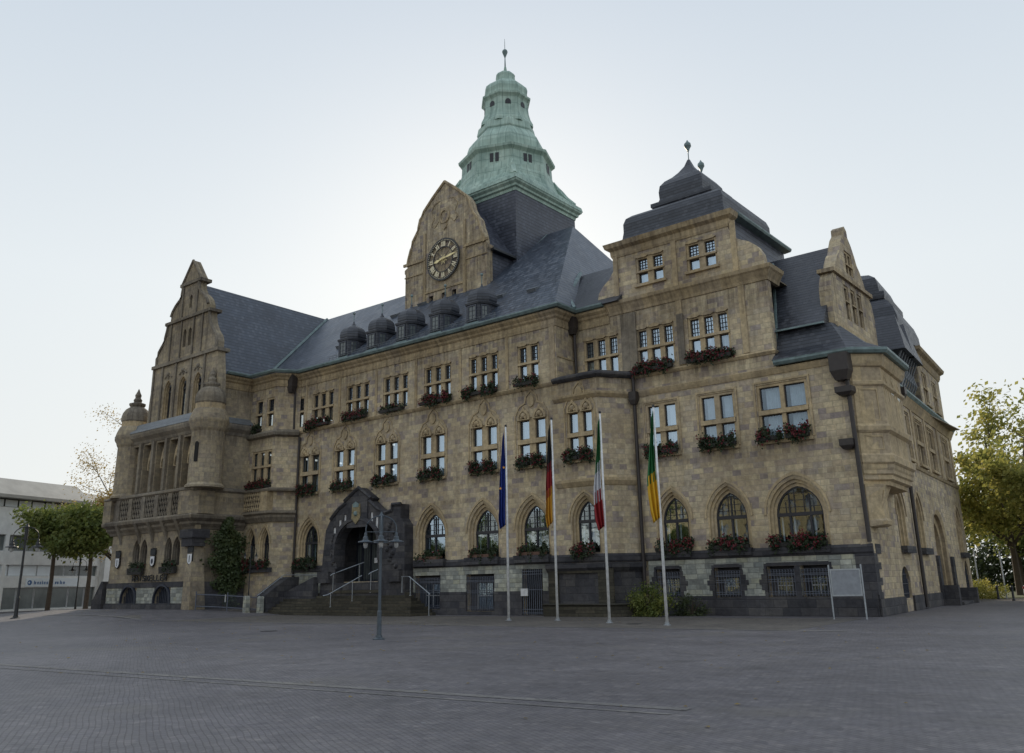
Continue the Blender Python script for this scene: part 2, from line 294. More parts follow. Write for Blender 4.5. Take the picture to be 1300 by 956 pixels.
# ------------------------------------------------------------------ mesh tools
class Fr:
    """vertical plane: u along it, z up, n outward (to the right of u)"""
    def __init__(s, o, u): s.o = o; L = hypot(*u); s.u = (u[0] / L, u[1] / L); s.n = (s.u[1], -s.u[0])
    def p(s, u, z, n=0.0): return (s.o[0] + u * s.u[0] + n * s.n[0], s.o[1] + u * s.u[1] + n * s.n[1], z)
class MB:
    def __init__(s): s.v = []; s.f = []; s.mi = []; s.cur = 0
    def add(s, vs, fs):
        b = len(s.v); s.v += [tuple(x) for x in vs]
        for f in fs: s.f.append([b + i for i in f]); s.mi.append(s.cur)
    def hexa(s, a): s.add(a, [(0, 3, 2, 1), (4, 5, 6, 7), (0, 1, 5, 4), (1, 2, 6, 5), (2, 3, 7, 6), (3, 0, 4, 7)])
    def box(s, fr, u0, u1, z0, z1, n0, n1):
        s.hexa([fr.p(u0, z0, n0), fr.p(u1, z0, n0), fr.p(u1, z0, n1), fr.p(u0, z0, n1), fr.p(u0, z1, n0), fr.p(u1, z1, n0), fr.p(u1, z1, n1), fr.p(u0, z1, n1)])
    def wbox(s, x0, x1, y0, y1, z0, z1): s.box(XF, x0, x1, z0, z1, -y0, -y1)
    def slab(s, fr, outl, holes, n0, n1, back=True):
        loops = [outl] + holes
        for L in loops:
            k = len(L); vs = [fr.p(a, b, n1) for a, b in L] + [fr.p(a, b, n0) for a, b in L]
            s.add(vs, [(i, (i + 1) % k, k + (i + 1) % k, k + i) for i in range(k)])
        tri = tessellate_polygon([[Vector((a, b, 0)) for a, b in L] for L in loops])
        pts = [q for L in loops for q in L]
        s.add([fr.p(a, b, n1) for a, b in pts], tri)
        if back: s.add([fr.p(a, b, n0) for a, b in pts], tri)
    def plate(s, pts3):   # single polygon
        s.add(pts3, [tuple(range(len(pts3)))])
    def rprism(s, pa, pb):  # two equal loops of 3d points, capped
        k = len(pa); s.add(list(pa) + list(pb), [(i, (i + 1) % k, k + (i + 1) % k, k + i) for i in range(k)] + [tuple(range(k)), tuple(range(k, 2 * k))])
    def sweep(s, path, prof, closed=False):
        P = [Vector(p) for p in path]; n = len(P); offs = []
        for i in range(n):
            ds = []
            if i > 0 or closed: ds.append((P[i] - P[i - 1]).normalized())
            if i < n - 1 or closed: ds.append((P[(i + 1) % n] - P[i]).normalized())
            ns = [Vector((d.y, -d.x)) for d in ds]
            if len(ns) == 2: mm = (ns[0] + ns[1]); mm = mm / max(.25, 1 + ns[0].dot(ns[1]))
            else: mm = ns[0]
            offs.append(mm)
        k = len(prof); vs = []
        for p, o in zip(P, offs): vs += [(p.x + o.x * a, p.y + o.y * a, z) for a, z in prof]
        fs = []
        for i in range(n if closed else n - 1):
            j = (i + 1) % n
            for q in range(k): fs.append((i * k + q, i * k + (q + 1) % k, j * k + (q + 1) % k, j * k + q))
        if not closed: fs += [tuple(range(k)), tuple(range((n - 1) * k, n * k))]
        s.add(vs, fs)
    def rings(s, loops, cap=True, capb=True):
        k = len(loops[0]); vs = [p for L in loops for p in L]; fs = []
        for i in range(len(loops) - 1):
            for q in range(k): fs.append((i * k + q, i * k + (q + 1) % k, (i + 1) * k + (q + 1) % k, (i + 1) * k + q))
        if capb: fs.append(tuple(range(k)))
        if cap: fs.append(tuple(range((len(loops) - 1) * k, len(loops) * k)))
        s.add(vs, fs)
    def lathe(s, c, prof, seg=12, ph=0.0, cap=True):
        s.rings([[(c[0] + r * cos(ph + 2 * pi * i / seg), c[1] + r * sin(ph + 2 * pi * i / seg), z) for i in range(seg)] for r, z in prof], cap, cap)
    def tube(s, pts, r, seg=6):
        P = [Vector(p) for p in pts]; L = []
        for i, p in enumerate(P):
            d = (P[min(i + 1, len(P) - 1)] - P[max(i - 1, 0)]).normalized()
            a = d.cross(Vector((0, 0, 1)) if abs(d.z) < .9 else Vector((1, 0, 0))).normalized(); b = d.cross(a)
            rr = r[i] if isinstance(r, (list, tuple)) else r
            L.append([tuple(p + a * (rr * cos(2 * pi * q / seg)) + b * (rr * sin(2 * pi * q / seg))) for q in range(seg)])
        s.rings(L)
    def ball(s, c, r, seg=8, sz=1.0):
        s.lathe(c, [(max(.001, r * sin(pi * i / 6)), c[2] - r * sz * cos(pi * i / 6)) for i in range(7)], seg)
    def build(s, name, mat, parent=None, smooth=False, recalc=True):
        me = bpy.data.meshes.new(name); me.from_pydata(s.v, [], s.f)
        mats = mat if isinstance(mat, (list, tuple)) else [mat]
        for q in mats: me.materials.append(M[q] if isinstance(q, str) else q)
        if len(mats) > 1: me.polygons.foreach_set('material_index', s.mi)
        if recalc:
            b = bmesh.new(); b.from_mesh(me); bmesh.ops.recalc_face_normals(b, faces=b.faces); b.to_mesh(me); b.free()
        if smooth: me.polygons.foreach_set('use_smooth', [True] * len(me.polygons))
        me.update()
        o = bpy.data.objects.new(name, me); COL.objects.link(o)
        if parent is not None: o.parent = parent
        return o
XF = Fr((0, 0), (1, 0))
def tag(o, label=None, cat=None, group=None, kind=None):
    if label: o['label'] = label
    if cat: o['category'] = cat
    if group: o['group'] = group
    if kind: o['kind'] = kind
    return o
def thing(name, label, cat, group=None, loc=(0, 0, 0)):
    o = bpy.data.objects.new(name, None); COL.objects.link(o); o.location = loc; o.empty_display_size = .3
    return tag(o, label, cat, group)
def unparent_fix(root):
    """move an Empty to its base while its meshes keep their world coordinates"""
    pass
def part(mb, name, mat, parent, label=None, smooth=False):
    o = mb.build(name, mat, parent, smooth)
    root = parent
    off = Vector((0, 0, 0))
    while root is not None: off += root.location; root = root.parent
    if off.length > 0: o.data.transform(Matrix.Translation(-off))
    if label: o['label'] = label
    return o
def pieces(mb, name, mat, parent, label=None):
    """every separate piece of the mesh becomes a part of its own"""
    par = list(range(len(mb.v)))
    def find(a):
        while par[a] != a: par[a] = par[par[a]]; a = par[a]
        return a
    for f in mb.f:
        r0 = find(f[0])
        for i in f[1:]: par[find(i)] = r0
    groups = {}
    for f in mb.f: groups.setdefault(find(f[0]), []).append(f)
    for g in groups.values():
        m2 = MB(); ids = {}
        for f in g:
            for i in f:
                if i not in ids: ids[i] = len(m2.v); m2.v.append(mb.v[i])
            m2.f.append([ids[i] for i in f]); m2.mi.append(0)
        part(m2, name, mat, parent, label)
def solo(mb, name, mat, loc, label, cat, group=None, smooth=False, kind=None):
    o = mb.build(name, mat, None, smooth); o.data.transform(Matrix.Translation(-Vector(loc))); o.location = loc
    return tag(o, label, cat, group, kind)

def arch(uc, w, z0, zs, zt, n=7, z0l=None):
    """pointed arch outline, counter-clockwise from bottom left"""
    h = w / 2; H = zt - zs; c = (H * H - h * h) / (2 * h) if H > h else 0.0; r = c + h
    if H <= h: r = None
    pts = [(uc - h, z0), (uc + h, z0)]
    for i in range(n + 1):
        t = i / n
        if r:
            a = t * math.acos(max(-1, min(1, c / r))); pts.append((uc - c + r * cos(a), zs + r * sin(a)))
        else: a = t * pi / 2; pts.append((uc + h * cos(a), zs + H * sin(a)))
    left = [(2 * uc - a, b) for a, b in reversed(pts[2:-1])]
    return pts + left
def rect(u0, u1, z0, z1): return [(u0, z0), (u1, z0), (u1, z1), (u0, z1)]
def scale_loop(L, uc, zc, s, sz=None): return [(uc + (a - uc) * s, zc + (b - zc) * (sz or s)) for a, b in L]

# ================================================================== GROUND
def gz(x, y):
    def ss(t): t = max(0., min(1., t)); return t * t * (3 - 2 * t)
    return .42 * ss((-x - 47) / 7) * ss((y - 20) / 11) * (1 - ss((-x - 67) / 9))
mb = MB(); xs = [-900, -300, -140] + [-110 + 3 * i for i in range(50)] + [60, 120, 300, 900]; ys = [-900, -300, -100, -40, -10] + [3 * i for i in range(36)] + [140, 300, 1200]
vs = [(x, y, gz(x, y)) for y in ys for x in xs]; nx = len(xs)
mb.add(vs, [(j * nx + i, j * nx + i + 1, (j + 1) * nx + i + 1, (j + 1) * nx + i) for j in range(len(ys) - 1) for i in range(nx - 1)])
tag(mb.build('plaza', 'paver', smooth=True), kind='structure')
def strip(name, pts, wd, mat, h=.004, hump=None):
    mb = MB(); P = [Vector(p) for p in pts]; L = []; Rr = []
    for i, p in enumerate(P):
        d = (P[min(i + 1, len(P) - 1)] - P[max(i - 1, 0)]).normalized(); n = Vector((d.y, -d.x))
        a = p + n * wd / 2; b = p - n * wd / 2
        L.append((a.x, a.y, gz(a.x, a.y) + h)); Rr.append((b.x, b.y, gz(b.x, b.y) + h))
    k = len(P); mb.add(L + Rr, [(i, i + 1, k + i + 1, k + i) for i in range(k - 1)])
    return tag(mb.build(name, mat), kind='structure')
def seg(a, b, n): return [(a[0] + (b[0] - a[0]) * i / n, a[1] + (b[1] - a[1]) * i / n) for i in range(n + 1)]
strip('pavement', seg((-60, 30.6), (-12, 33.4), 24), 8.6, 'paverB')
strip('pavement_edge', seg((-60, 26.2), (-10, 28.9), 24), .32, 'gut', .009)
strip('gutter_channel', seg((-42, 7.6), (-6, 11.0), 10), .22, 'gut', .006)
strip('gutter_channel', seg((-42, 7.1), (-6, 10.5), 10), .10, 'gut', .006)
mb = MB(); mb.wbox(-60, 60, 71, 180, .0, .05)
tag(mb.build('lawn', 'grass'), kind='structure')
mb = MB()
for (x, y) in ((-19.2, 31.2), (-30.5, 22.0)): mb.lathe((x, y), [(.33, 0.0), (.33, .012), (.30, .016)], 20)
solo(mb, 'manhole_cover', 'iron', (-19.2, 31.2, 0), 'round iron manhole cover set in the paving near the flagpoles', 'manhole cover')

# ================================================================== TOWN HALL
TH = thing('town_hall', 'large buff sandstone town hall with copper spire, clock gable and slate roofs', 'town hall')
P1 = Fr((0, 37.8), (1, 0)); P2 = Fr((0, 39.6), (1, 0)); W = Fr((0, 32.5), (1, 0)); WS = Fr((-54.095, 0), (0, 1))
CH = Fr((-24.8, 37.8), (1.2, 1.8))
CRN = (-12.2, 39.6); A = R(-4.65); RF = Fr(CRN, (sin(A), cos(A)))
B = Fr((0, 36.45), (1, 0)); BT = Fr((-54.1, 35.95), (2.8, 1.0))

H1, H2, HW, HR, HWS, HCH, HB, HBT, HG2, HWG, HWC = ([] for _ in range(11))   # hole lists
def glaze(fr, loop_or_rects, d, wp, curt=None, bars=None, fcol='frameD', curtn=.22):
    """frame, pane and curtain of a window; loops are inner opening outlines"""
    fm, pm, cm = MB(), MB(), MB()
    for L in loop_or_rects:
        us = [a for a, b in L]; zs = [b for a, b in L]; uc = (min(us) + max(us)) / 2; zc = (min(zs) + max(zs)) / 2
        wu = max(us) - min(us); hz = max(zs) - min(zs); t = .05
        inner = [(uc + (a - uc) * (1 - 2 * t / wu), zc + (b - zc) * (1 - 2 * t / hz)) for a, b in L]
        fm.slab(fr, L, [inner], d - .06, d)
        tri = tessellate_polygon([[Vector((a, b, 0)) for a, b in inner]])
        pm.add([fr.p(a, b, d - .035) for a, b in inner], tri)
    if bars:
        for (u0, u1, z0, z1) in bars: fm.box(fr, u0, u1, z0, z1, d - .05, d + .012)
    part(fm, 'frame', fcol, wp)
    part(pm, 'pane', 'glass', wp)
    if curt:
        for (u0, u1, z0, z1) in curt:
            n = max(4, int((u1 - u0) / .035)); 
            top = [fr.p(u0 + (u1 - u0) * i / n, z1, d - curtn + .02 * sin(i * 1.9)) for i in range(n + 1)]
            bot = [fr.p(u0 + (u1 - u0) * i / n, z0, d - curtn + .02 * sin(i * 1.9)) for i in range(n + 1)]
            cm.add(top + bot, [(i, i + 1, n + 2 + i, n + 1 + i) for i in range(n)])
        part(cm, 'curtain', 'curtain', wp)

def light_window(fr, holes, uc, nl, lw, pitch, z0, zt0, zt1, z1, grid=True, hood=None, sill=True, deep=.24, mat='trim', curtains=True, surround=.13):
    """mullioned stone window of nl lights under a transom"""
    half = (nl - 1) * pitch / 2 + lw / 2
    so_ = surround
    holes.append(rect(uc - half - so_, uc + half + so_, z0 - .02, z1 + so_))
    mb = MB(); hl = []
    for i in range(nl):
        c = uc - (nl - 1) * pitch / 2 + i * pitch
        hl.append(rect(c - lw / 2, c + lw / 2, z0 + .04, zt0))
        hl.append(rect(c - lw / 2, c + lw / 2, zt1, z1))
    mb.slab(fr, rect(uc - half - so_ + .002, uc + half + so_ - .002, z0 - .018, z1 + so_ - .002), hl, -deep, -.05)
    # proud transom and outer mouldings
    mb.box(fr, uc - half - .10, uc + half + .10, zt0 + .01, zt1 - .01, -.052, .035)
    if sill: mb.box(fr, uc - half - .22, uc + half + .22, z0 - .17, z0 - .022, -.2, .16)
    if hood == 'lip':
        for i in range(nl):
            c = uc - (nl - 1) * pitch / 2 + i * pitch
            mb.slab(fr, [(c - lw / 2 - .12, z1 + .16), (c - lw / 2 + .02, z1 + .08), (c + lw / 2 - .02, z1 + .08), (c + lw / 2 + .12, z1 + .16), (c + lw * .3, z1 + .26), (c, z1 + .30), (c - lw * .3, z1 + .26)], [], -.02, .05)
    if hood == 'ogee':
        for i in range(nl):
            c = uc - (nl - 1) * pitch / 2 + i * pitch; r = lw / 2 + .10
            o = [(c - r, z1 + .02), (c - r, z1 + .22), (c - r * .7, z1 + .48), (c - r * .25, z1 + .62), (c, z1 + .80), (c + r * .25, z1 + .62), (c + r * .7, z1 + .48), (c + r, z1 + .22), (c + r, z1 + .02)]
            i_ = [(c - r + .1, z1 + .03), (c - r + .1, z1 + .20), (c - r * .6, z1 + .38), (c, z1 + .58), (c + r * .6, z1 + .38), (c + r - .1, z1 + .20), (c + r - .1, z1 + .03)]
            mb.slab(fr, o, [scale_loop(i_, c, z1 + .3, .86)], -.03, .075)
            mb.ball(fr.p(c, z1 + .28, .02), .17, 8); mb.ball(fr.p(c - .15, z1 + .16, .02), .10, 6); mb.ball(fr.p(c + .15, z1 + .16, .02), .10, 6)
        q = half + .30
        o = [(-q, z0), (-q, z1 + .3), (-q * .72, z1 + .85), (-q * .40, z1 + 1.0), (-q * .34, z1 + 1.35), (0, z1 + 1.72), (q * .34, z1 + 1.35), (q * .40, z1 + 1.0), (q * .72, z1 + .85), (q, z1 + .3), (q, z0)]
        k = .075
        o2 = [(-q + k, z0), (-q + k, z1 + .28), (-q * .70 + k * .3, z1 + .78), (-q * .36 + k * .3, z1 + .94), (-q * .30 + k * .3, z1 + 1.30), (0, z1 + 1.60), (q * .30 - k * .3, z1 + 1.30), (q * .36 - k * .3, z1 + .94), (q * .70 - k * .3, z1 + .78), (q - k, z1 + .28), (q - k, z0)]
        mb.slab(fr, [(uc + a, b) for a, b in o] + [(uc + a, b) for a, b in reversed(o2)], [], -.01, .05)
        mb.slab(fr, [(uc + .24 * cos(2 * pi * i / 12), z1 + 1.05 + .34 * sin(2 * pi * i / 12)) for i in range(12)], [], -.01, .085)
    if hood == 'square':
        q = half + .28
        mb.slab(fr, [(uc - q, z0), (uc - q + .09, z0), (uc - q + .09, z1 + .20), (uc + q - .09, z1 + .20), (uc + q - .09, z0), (uc + q, z0), (uc + q, z1 + .30), (uc - q, z1 + .30)], [], -.01, .055)
    wp = part(mb, 'window', mat, TH)
    bars = []; cur = []
    for i in range(nl):
        c = uc - (nl - 1) * pitch / 2 + i * pitch
        if grid:
            k = 3 if lw < .6 else 4
            for j in range(1, k): bars.append((c - lw / 2 + lw * j / k - .009, c - lw / 2 + lw * j / k + .009, zt1 + .04, z1 - .04))
            h = z1 - zt1; kk = 4
            for j in range(1, kk): bars.append((c - lw / 2 + .04, c + lw / 2 - .04, zt1 + h * j / kk - .009, zt1 + h * j / kk + .009))
        a0 = c - lw / 2 + random.uniform(.08, .26) * lw
        if curtains:
            cur.append((a0, c + lw / 2 - .02, z0 + .05, zt0)); cur.append((a0, c + lw / 2 - .02, zt1, z1))
    glaze(fr, hl, -.17, wp, cur, bars)
    return wp

def pointed_window(fr, holes, uc, w, z0, zs, zt, lights=2, wall_w=.34, deep=.40, hood=True, col='trim', sillmat=True):
    wo_ = w + 2 * wall_w; outer = arch(uc, wo_, z0 - .02, zs, zt + wall_w * 1.35); inner = arch(uc, w, z0, zs, zt)
    holes.append(outer)
    mb = MB(); k = len(outer)
    # splayed jambs in three steps
    mids = [(outer, 0.0)]
    st = [(.25, -.03), (.30, -.14), (.62, -.17), (.66, -.28), (1.0, -.31), (1.0, -deep - .1)]
    Ls = [[fr.p(a, b, 0.0) for a, b in outer]]
    for t, n in st: Ls.append([fr.p(a[0] + (b[0] - a[0]) * t, a[1] + (b[1] - a[1]) * t, n) for a, b in zip(outer, inner)])
    mb.rings(Ls, False, False)
    if hood:
        o2 = arch(uc, wo_ + .30, zs, zs, zt + wall_w * 1.35 + .22); o1 = arch(uc, wo_ + .10, zs, zs, zt + wall_w * 1.35 + .07)
        a2 = o2[1:] + [o2[0]]; a1 = o1[1:] + [o1[0]]
        mb.slab(fr, a2 + list(reversed(a1)), [], -.01, .06)
    wp = part(mb, 'window', col, TH)
    fm, pm = MB(), MB()
    d = -deep + .04
    inn = scale_loop(inner, uc, (z0 + zt) / 2, 1 - .14 / w, 1 - .14 / (zt - z0))
    fm.slab(fr, inner, [inn], d - .09, d)
    zb = zs + .02; h = w / 2
    fm.box(fr, uc - h + .02, uc + h - .02, zb - .10, zb + .06, d - .07, d + .05)
    ms = [uc] if lights == 2 else [uc - w * .22, uc + w * .22]
    for q in ms:
        fm.box(fr, q - .045, q + .045, z0 + .03, zb - .1, d - .07, d + .02)
        if lights == 3 or True:
            top = zt - .16 if abs(q - uc) < .01 else zs + (zt - zs) * .72
            fm.box(fr, q - .028, q + .028, zb + .06, top, d - .06, d + .006)
    kx = 5 if w > 1.5 else 4
    for i in range(1, kx):
        q = uc - h + w * i / kx
        f = 1 - abs(q - uc) / h; top = zs + (zt - zs) * min(1, f * 1.35) - .10
        fm.box(fr, q - .014, q + .014, zb + .06, max(zb + .12, top), d - .05, d - .01)
    for i in range(1, 4):
        zz = zb + (zt - zb) * i / 4; f = 1 - (zz - zs) / (zt - zs); hw = h * min(1, f * 1.25 + .08) - .06
        fm.box(fr, uc - hw, uc + hw, zz - .013, zz + .013, d - .05, d - .012)
    part(fm, 'frame', 'frameD', wp)
    tri = tessellate_polygon([[Vector((a, b, 0)) for a, b in inn]])
    pm.add([fr.p(a, b, d - .05) for a, b in inn], tri); part(pm, 'pane', 'glass', wp)
    cm = MB()
    for q in [uc - h + .10] + [m_ + .06 for m_ in ms]:
        top = [fr.p(q + .10 * i / 4, zb - .12, d - .2 + .015 * sin(i * 2.)) for i in range(5)]; bot = [fr.p(q + .10 * i / 4, z0 + .1, d - .2 + .015 * sin(i * 2.)) for i in range(5)]
        cm.add(top + bot, [(i, i + 1, 6 + i, 5 + i) for i in range(4)])
    part(cm, 'curtain', 'curtain', wp)
    return wp

def grille(fr, holes, uc, w, z0, z1, win=True, nb=11):
    holes.append(rect(uc - w / 2, uc + w / 2, z0, z1))
    mb = MB()
    mb.slab(fr, rect(uc - w / 2 + .002, uc + w / 2 - .002, z0 + .002, z1 - .002), [rect(uc - w * .28, uc + w * .28, z0 + .12, z1 - .5)], -.5, -.38)
    wp = part(mb, 'window', 'basalt', TH)
    pm = MB(); pm.box(fr, uc - w * .28, uc + w * .28, z0 + .12, z1 - .5, -.47, -.45); part(pm, 'pane', 'glass', wp)
    fm = MB(); 
    for q in (-.28, 0, .26): fm.box(fr, uc + w * q, uc + w * q + .03, z0 + .12, z1 - .5, -.45, -.42)
    fm.box(fr, uc - w * .28, uc + w * .28, (z0 + z1) / 2 - .2, (z0 + z1) / 2 - .16, -.45, -.425)
    part(fm, 'frame', 'frameW', wp)
    g = MB()
    for i in range(nb + 1):
        q = uc - w / 2 + .04 + (w - .08) * i / nb
        g.box(fr, q - .011, q + .011, z0 + .03, z1 - .14, -.02, .002)
    for z in (z0 + .12, z0 + .22, (z0 + z1) / 2 - .02, (z0 + z1) / 2 + .08, z1 - .42, z1 - .36):
        g.box(fr, uc - w / 2, uc + w / 2, z, z + .026, -.0235, .0065)
    for i in range(nb):
        q = uc - w / 2 + .04 + (w - .08) * (i + .5) / nb
        g.tube([fr.p(q + .045 * cos(a * pi / 4), z1 - .20 + .06 * sin(a * pi / 4), -.01) for a in range(9)], .009, 4)
    part(g, 'grille', 'grille', wp)
    return wp

# ---- windows of the main front
for c in (-47.59, -43.95, -40.26, -36.5, -32.73): light_window(P1, H1, c, 3, .45, .82, 12.62, 13.67, 13.83, 14.72, hood='lip', sill=False)
light_window(P1, H1, -29.34, 2, .50, .82, 12.62, 13.67, 13.83, 14.72, hood='lip', sill=False)
light_window(P1, H1, -50.08, 1, .62, .82, 12.62, 13.67, 13.83, 14.72, sill=False)
for c in (-48.75, -45.07, -40.96, -36.87, -32.72, -29.21): light_window(P1, H1, c, 2, .69, 1.12, 7.92, 9.12, 9.40, 10.47, grid=False, hood='ogee')
light_window(P1, H1, -25.95, 2, .56, .90, 7.92, 9.12, 9.36, 10.44, grid=False, hood='ogee')
pointed_window(P1, H1, -48.55, 1.45, 3.15, 4.55, 5.72)
for c in (-36.95, -32.85, -29.3): pointed_window(P1, H1, c, 1.70, 3.12, 4.48, 5.75)
pointed_window(P1, H1, -25.85, 1.30, 3.10, 4.70, 5.74, wall_w=.28)
grille(P1, H1, -37.2, 2.1, .28, 2.2, nb=16); grille(P1, H1, -33.1, 2.1, .20, 2.2, nb=16)
H1.append(rect(-45.3, -40.4, 1.95, 5.75))
# ---- windows of the right wing
for c in (-25.55, -22.1, -18.96): light_window(P2, H2, c, 3, .50, .79, 12.62, 13.67, 13.83, 14.76, hood='lip', sill=False)
light_window(P2, H2, -22.02, 2, .66, .97, 7.98, 9.12, 9.36, 10.53, grid=False, hood='square')
light_window(P2, H2, -18.86, 2, .70, .98, 7.98, 9.12, 9.36, 10.55, grid=False, hood='square')
light_window(P2, H2, -15.48, 2, 1.02, 1.23, 7.98, 9.22, 9.46, 10.58, grid=False, hood='square')
pointed_window(P2, H2, -21.75, 1.42, 3.10, 4.55, 5.72, wall_w=.28)
pointed_window(P2, H2, -18.72, 1.60, 3.10, 4.55, 5.74, wall_w=.30)
pointed_window(P2, H2, -15.33, 2.20, 3.10, 4.50, 5.78, lights=3, wall_w=.32)
for c in (-22.2, -19.03, -16.38, -14.79): grille(P2, H2, c, 1.32, .83, 2.2, nb=9)
for c in (-22.12, -19.0): light_window(P2, HG2, c, 2, .58, .94, 17.42, 18.06, 18.2, 18.86, hood='lip')

def wall(fr, outl, holes, mat='stone', t=.45, label=None):
    mb = MB(); mb.slab(fr, outl, holes, -t, 0.0, back=True); return part(mb, 'wall', mat, TH, label)
BASEZ, BANDZ = 2.62, 3.02
def split(fr, u0, u1, holes, mats=('basalt', 'greyblock'), zs=(.9, BASEZ), off=.05):
    """plinth courses, proud of the wall, with openings cut"""
    zz = [-.3] + list(zs)
    for i in range(len(mats)):
        hs = []
        mb = MB(); a, b = zz[i], zz[i + 1]
        cuts = sorted((min(x for x, _ in h), max(x for x, _ in h), min(z for _, z in h), max(z for _, z in h)) for h in holes)
        cuts = [c for c in cuts if c[2] < b - .02 and c[3] > a + .02 and c[0] < u1 and c[1] > u0]
        u = u0
        for c in cuts:
            if c[0] > u: mb.box(fr, u, c[0], a, b, -.02, off + (.0 if i else .04))
            if c[2] > a: mb.box(fr, c[0] + .001, c[1] - .001, a, c[2], -.02, off + (.0 if i else .04))
            if c[3] < b: mb.box(fr, c[0] + .001, c[1] - .001, c[3], b, -.02, off + (.0 if i else .04))
            u = max(u, c[1])
        if u < u1: mb.box(fr, u, u1, a, b, -.02, off + (.0 if i else .04))
        part(mb, 'plinth', mats[i], TH)

wall(P1, [(-50.6, -.2), (-24.8, -.2), (-24.8, 12.3), (-27.35, 12.3), (-27.35, 16.4), (-50.6, 16.4)], H1 + [rect(-30.1, -28.7, .02, 2.38)])
wall(P2, [(-23.6, -.2), (-12.2, -.2), (-12.2, 11.4), (-15.62, 11.4), (-15.62, 16.4), (-27.35, 16.4), (-27.35, 12.3), (-23.6, 12.3)], H2)
wall(Fr((-27.345, 37.8), (0, 1)), rect(0.004, 1.796, 12.305, 16.395), [])
CHL = hypot(1.2, 1.8)
wall(CH, rect(0, CHL, -.2, 12.3), [])
gh = [(-25.55, 16.7), (-25.6, 17.1), (-25.5, 17.5), (-25.2, 17.85), (-24.8, 18.15), (-24.5, 18.55), (-24.38, 19.1), (-24.38, 19.8), (-17.42, 19.8), (-17.42, 19.2), (-17.25, 18.75), (-16.85, 18.45), (-16.35, 18.2), (-15.95, 17.85), (-15.72, 17.4), (-15.62, 16.7)]
wall(P2, list(reversed(gh)), HG2)
split(P1, -50.6, -46.0, H1); 
split(P1, -38.4, -27.4, H1 + [rect(-30.1, -28.7, .02, 2.38)], zs=(1.25, BASEZ))
split(P2, -23.3, -12.2, H2)

for c in (-22.2, -19.03, -15.585):
    mb = MB()
    hw = .66 if c != -15.585 else 1.455
    for z_, e_ in ((.9, .16), (1.14, .30), (1.38, .40), (1.62, .28), (1.86, .16), (2.08, .12)):
        for sd_ in (-1, 1): mb.box(P2, c + sd_ * hw if sd_ > 0 else c - hw - e_, c + hw + e_ if sd_ > 0 else c - hw, z_, z_ + .235, -.02, .066)
    mb.box(P2, c - hw, c + hw, 2.205, 2.36, -.02, .064)
    if hw > 1: mb.box(P2, -15.715, -15.455, .9, 2.2, -.02, .062)
    part(mb, 'quoins', 'basalt', TH)
# ---- left diagonal bay next to the gabled wing
for c in (-53.1, -51.75): light_window(Fr((0, 36.45), (1, 0)), HB, c, 1, .62, .8, 12.75, 13.67, 13.83, 14.72, sill=False)
light_window(B, HB, -52.45, 3, .44, .82, 8.95, 9.85, 10.02, 10.95, grid=False)
pointed_window(B, HB, -53.2, .8, 3.1, 4.6, 5.5, wall_w=.16); pointed_window(B, HB, -51.6, .8, 3.1, 4.6, 5.5, wall_w=.16)
wall(B, rect(-54.1, -51.0, -.2, 16.4), HB)
BC = Fr((-51.0, 36.45), (.9, 1.35)); wall(BC, rect(0, hypot(.9, 1.35), -.2, 16.4), [])
mb = MB()
pathB = [(-54.1, 36.45), (-51.0, 36.45), (-50.1, 37.8)]
mb.sweep(pathB, [(-.1, 6.05), (.12, 6.05), (.35, 6.35), (.35, 6.5), (.55, 6.62), (.55, 6.78), (-.1, 6.80)])
mb.sweep(pathB, [(-.1, 8.12), (.5, 8.12), (.56, 8.26), (.3, 8.36), (-.1, 8.38)])
mb.sweep(pathB, [(-.1, 11.9), (.28, 12.05), (.32, 12.25), (-.1, 12.55)])
pieces(mb, 'cornice', 'trimD', TH)
mb = MB()
mb.box(B, -54.05, -53.75, 6.8, 8.12, -.05, .46); mb.box(B, -51.75, -50.95, 6.8, 8.12, -.05, .46)
for i in range(9):
    for s_ in (-1, 1):
        u0 = -53.72 + i * .22; mb.tube([B.p(u0 + (0 if s_ > 0 else .22), 6.82, .40), B.p(u0 + (.22 if s_ > 0 else 0), 7.47, .40), B.p(u0 + (0 if s_ > 0 else .22), 8.12, .40)], .035, 5)
mb.box(B, -53.75, -51.75, 6.8, 8.12, -.05, .22) if False else None
part(mb, 'balustrade', 'trim', TH)
mb = MB(); mb.box(B, -53.75, -51.75, 6.8, 8.12, -.05, .24); part(mb, 'balustrade_backing', 'basalt', TH)
mb = MB(); mb.box(B, -53.9, -50.6, 2.7, 3.0, -.02, .30); part(mb, 'sill', 'basalt', TH)

# ---- horizontal mouldings
mb = MB()
eavep = [(-54.1, 33.6), (-54.1, 36.45), (-51.0, 36.45), (-50.1, 37.8), (-27.35, 37.8), (-27.35, 39.6), (-24.9, 39.6)]
mb.sweep(eavep, [(-.2, 15.55), (.05, 15.57), (.09, 15.75), (.05, 15.78), (.05, 16.0), (.16, 16.1), (.20, 16.2), (.36, 16.34), (.40, 16.46), (-.2, 16.5)])
mb.sweep([(-27.35 + .0, 39.6), (-15.62, 39.6), (-15.62, 41.0)], [(-.1, 15.95), (.06, 15.97), (.10, 16.12), (.26, 16.42), (.34, 16.5), (.38, 16.68), (.02, 16.78), (-.1, 16.78)])
mb.sweep([(-50.1, 37.8), (-27.35, 37.8)], [(-.05, 12.14), (.05, 12.16), (.12, 12.26), (.16, 12.34), (.0, 12.44)])
mb.sweep([(-27.35, 37.82), (-27.35, 39.58)], [(-.02, 13.76), (.05, 13.78), (.05, 13.86), (-.02, 13.88)])
mb.sweep([(-23.6, 39.6), (-15.62, 39.6), (-15.62, 40.2)], [(-.05, 12.14), (.05, 12.16), (.14, 12.30), (.0, 12.42)])
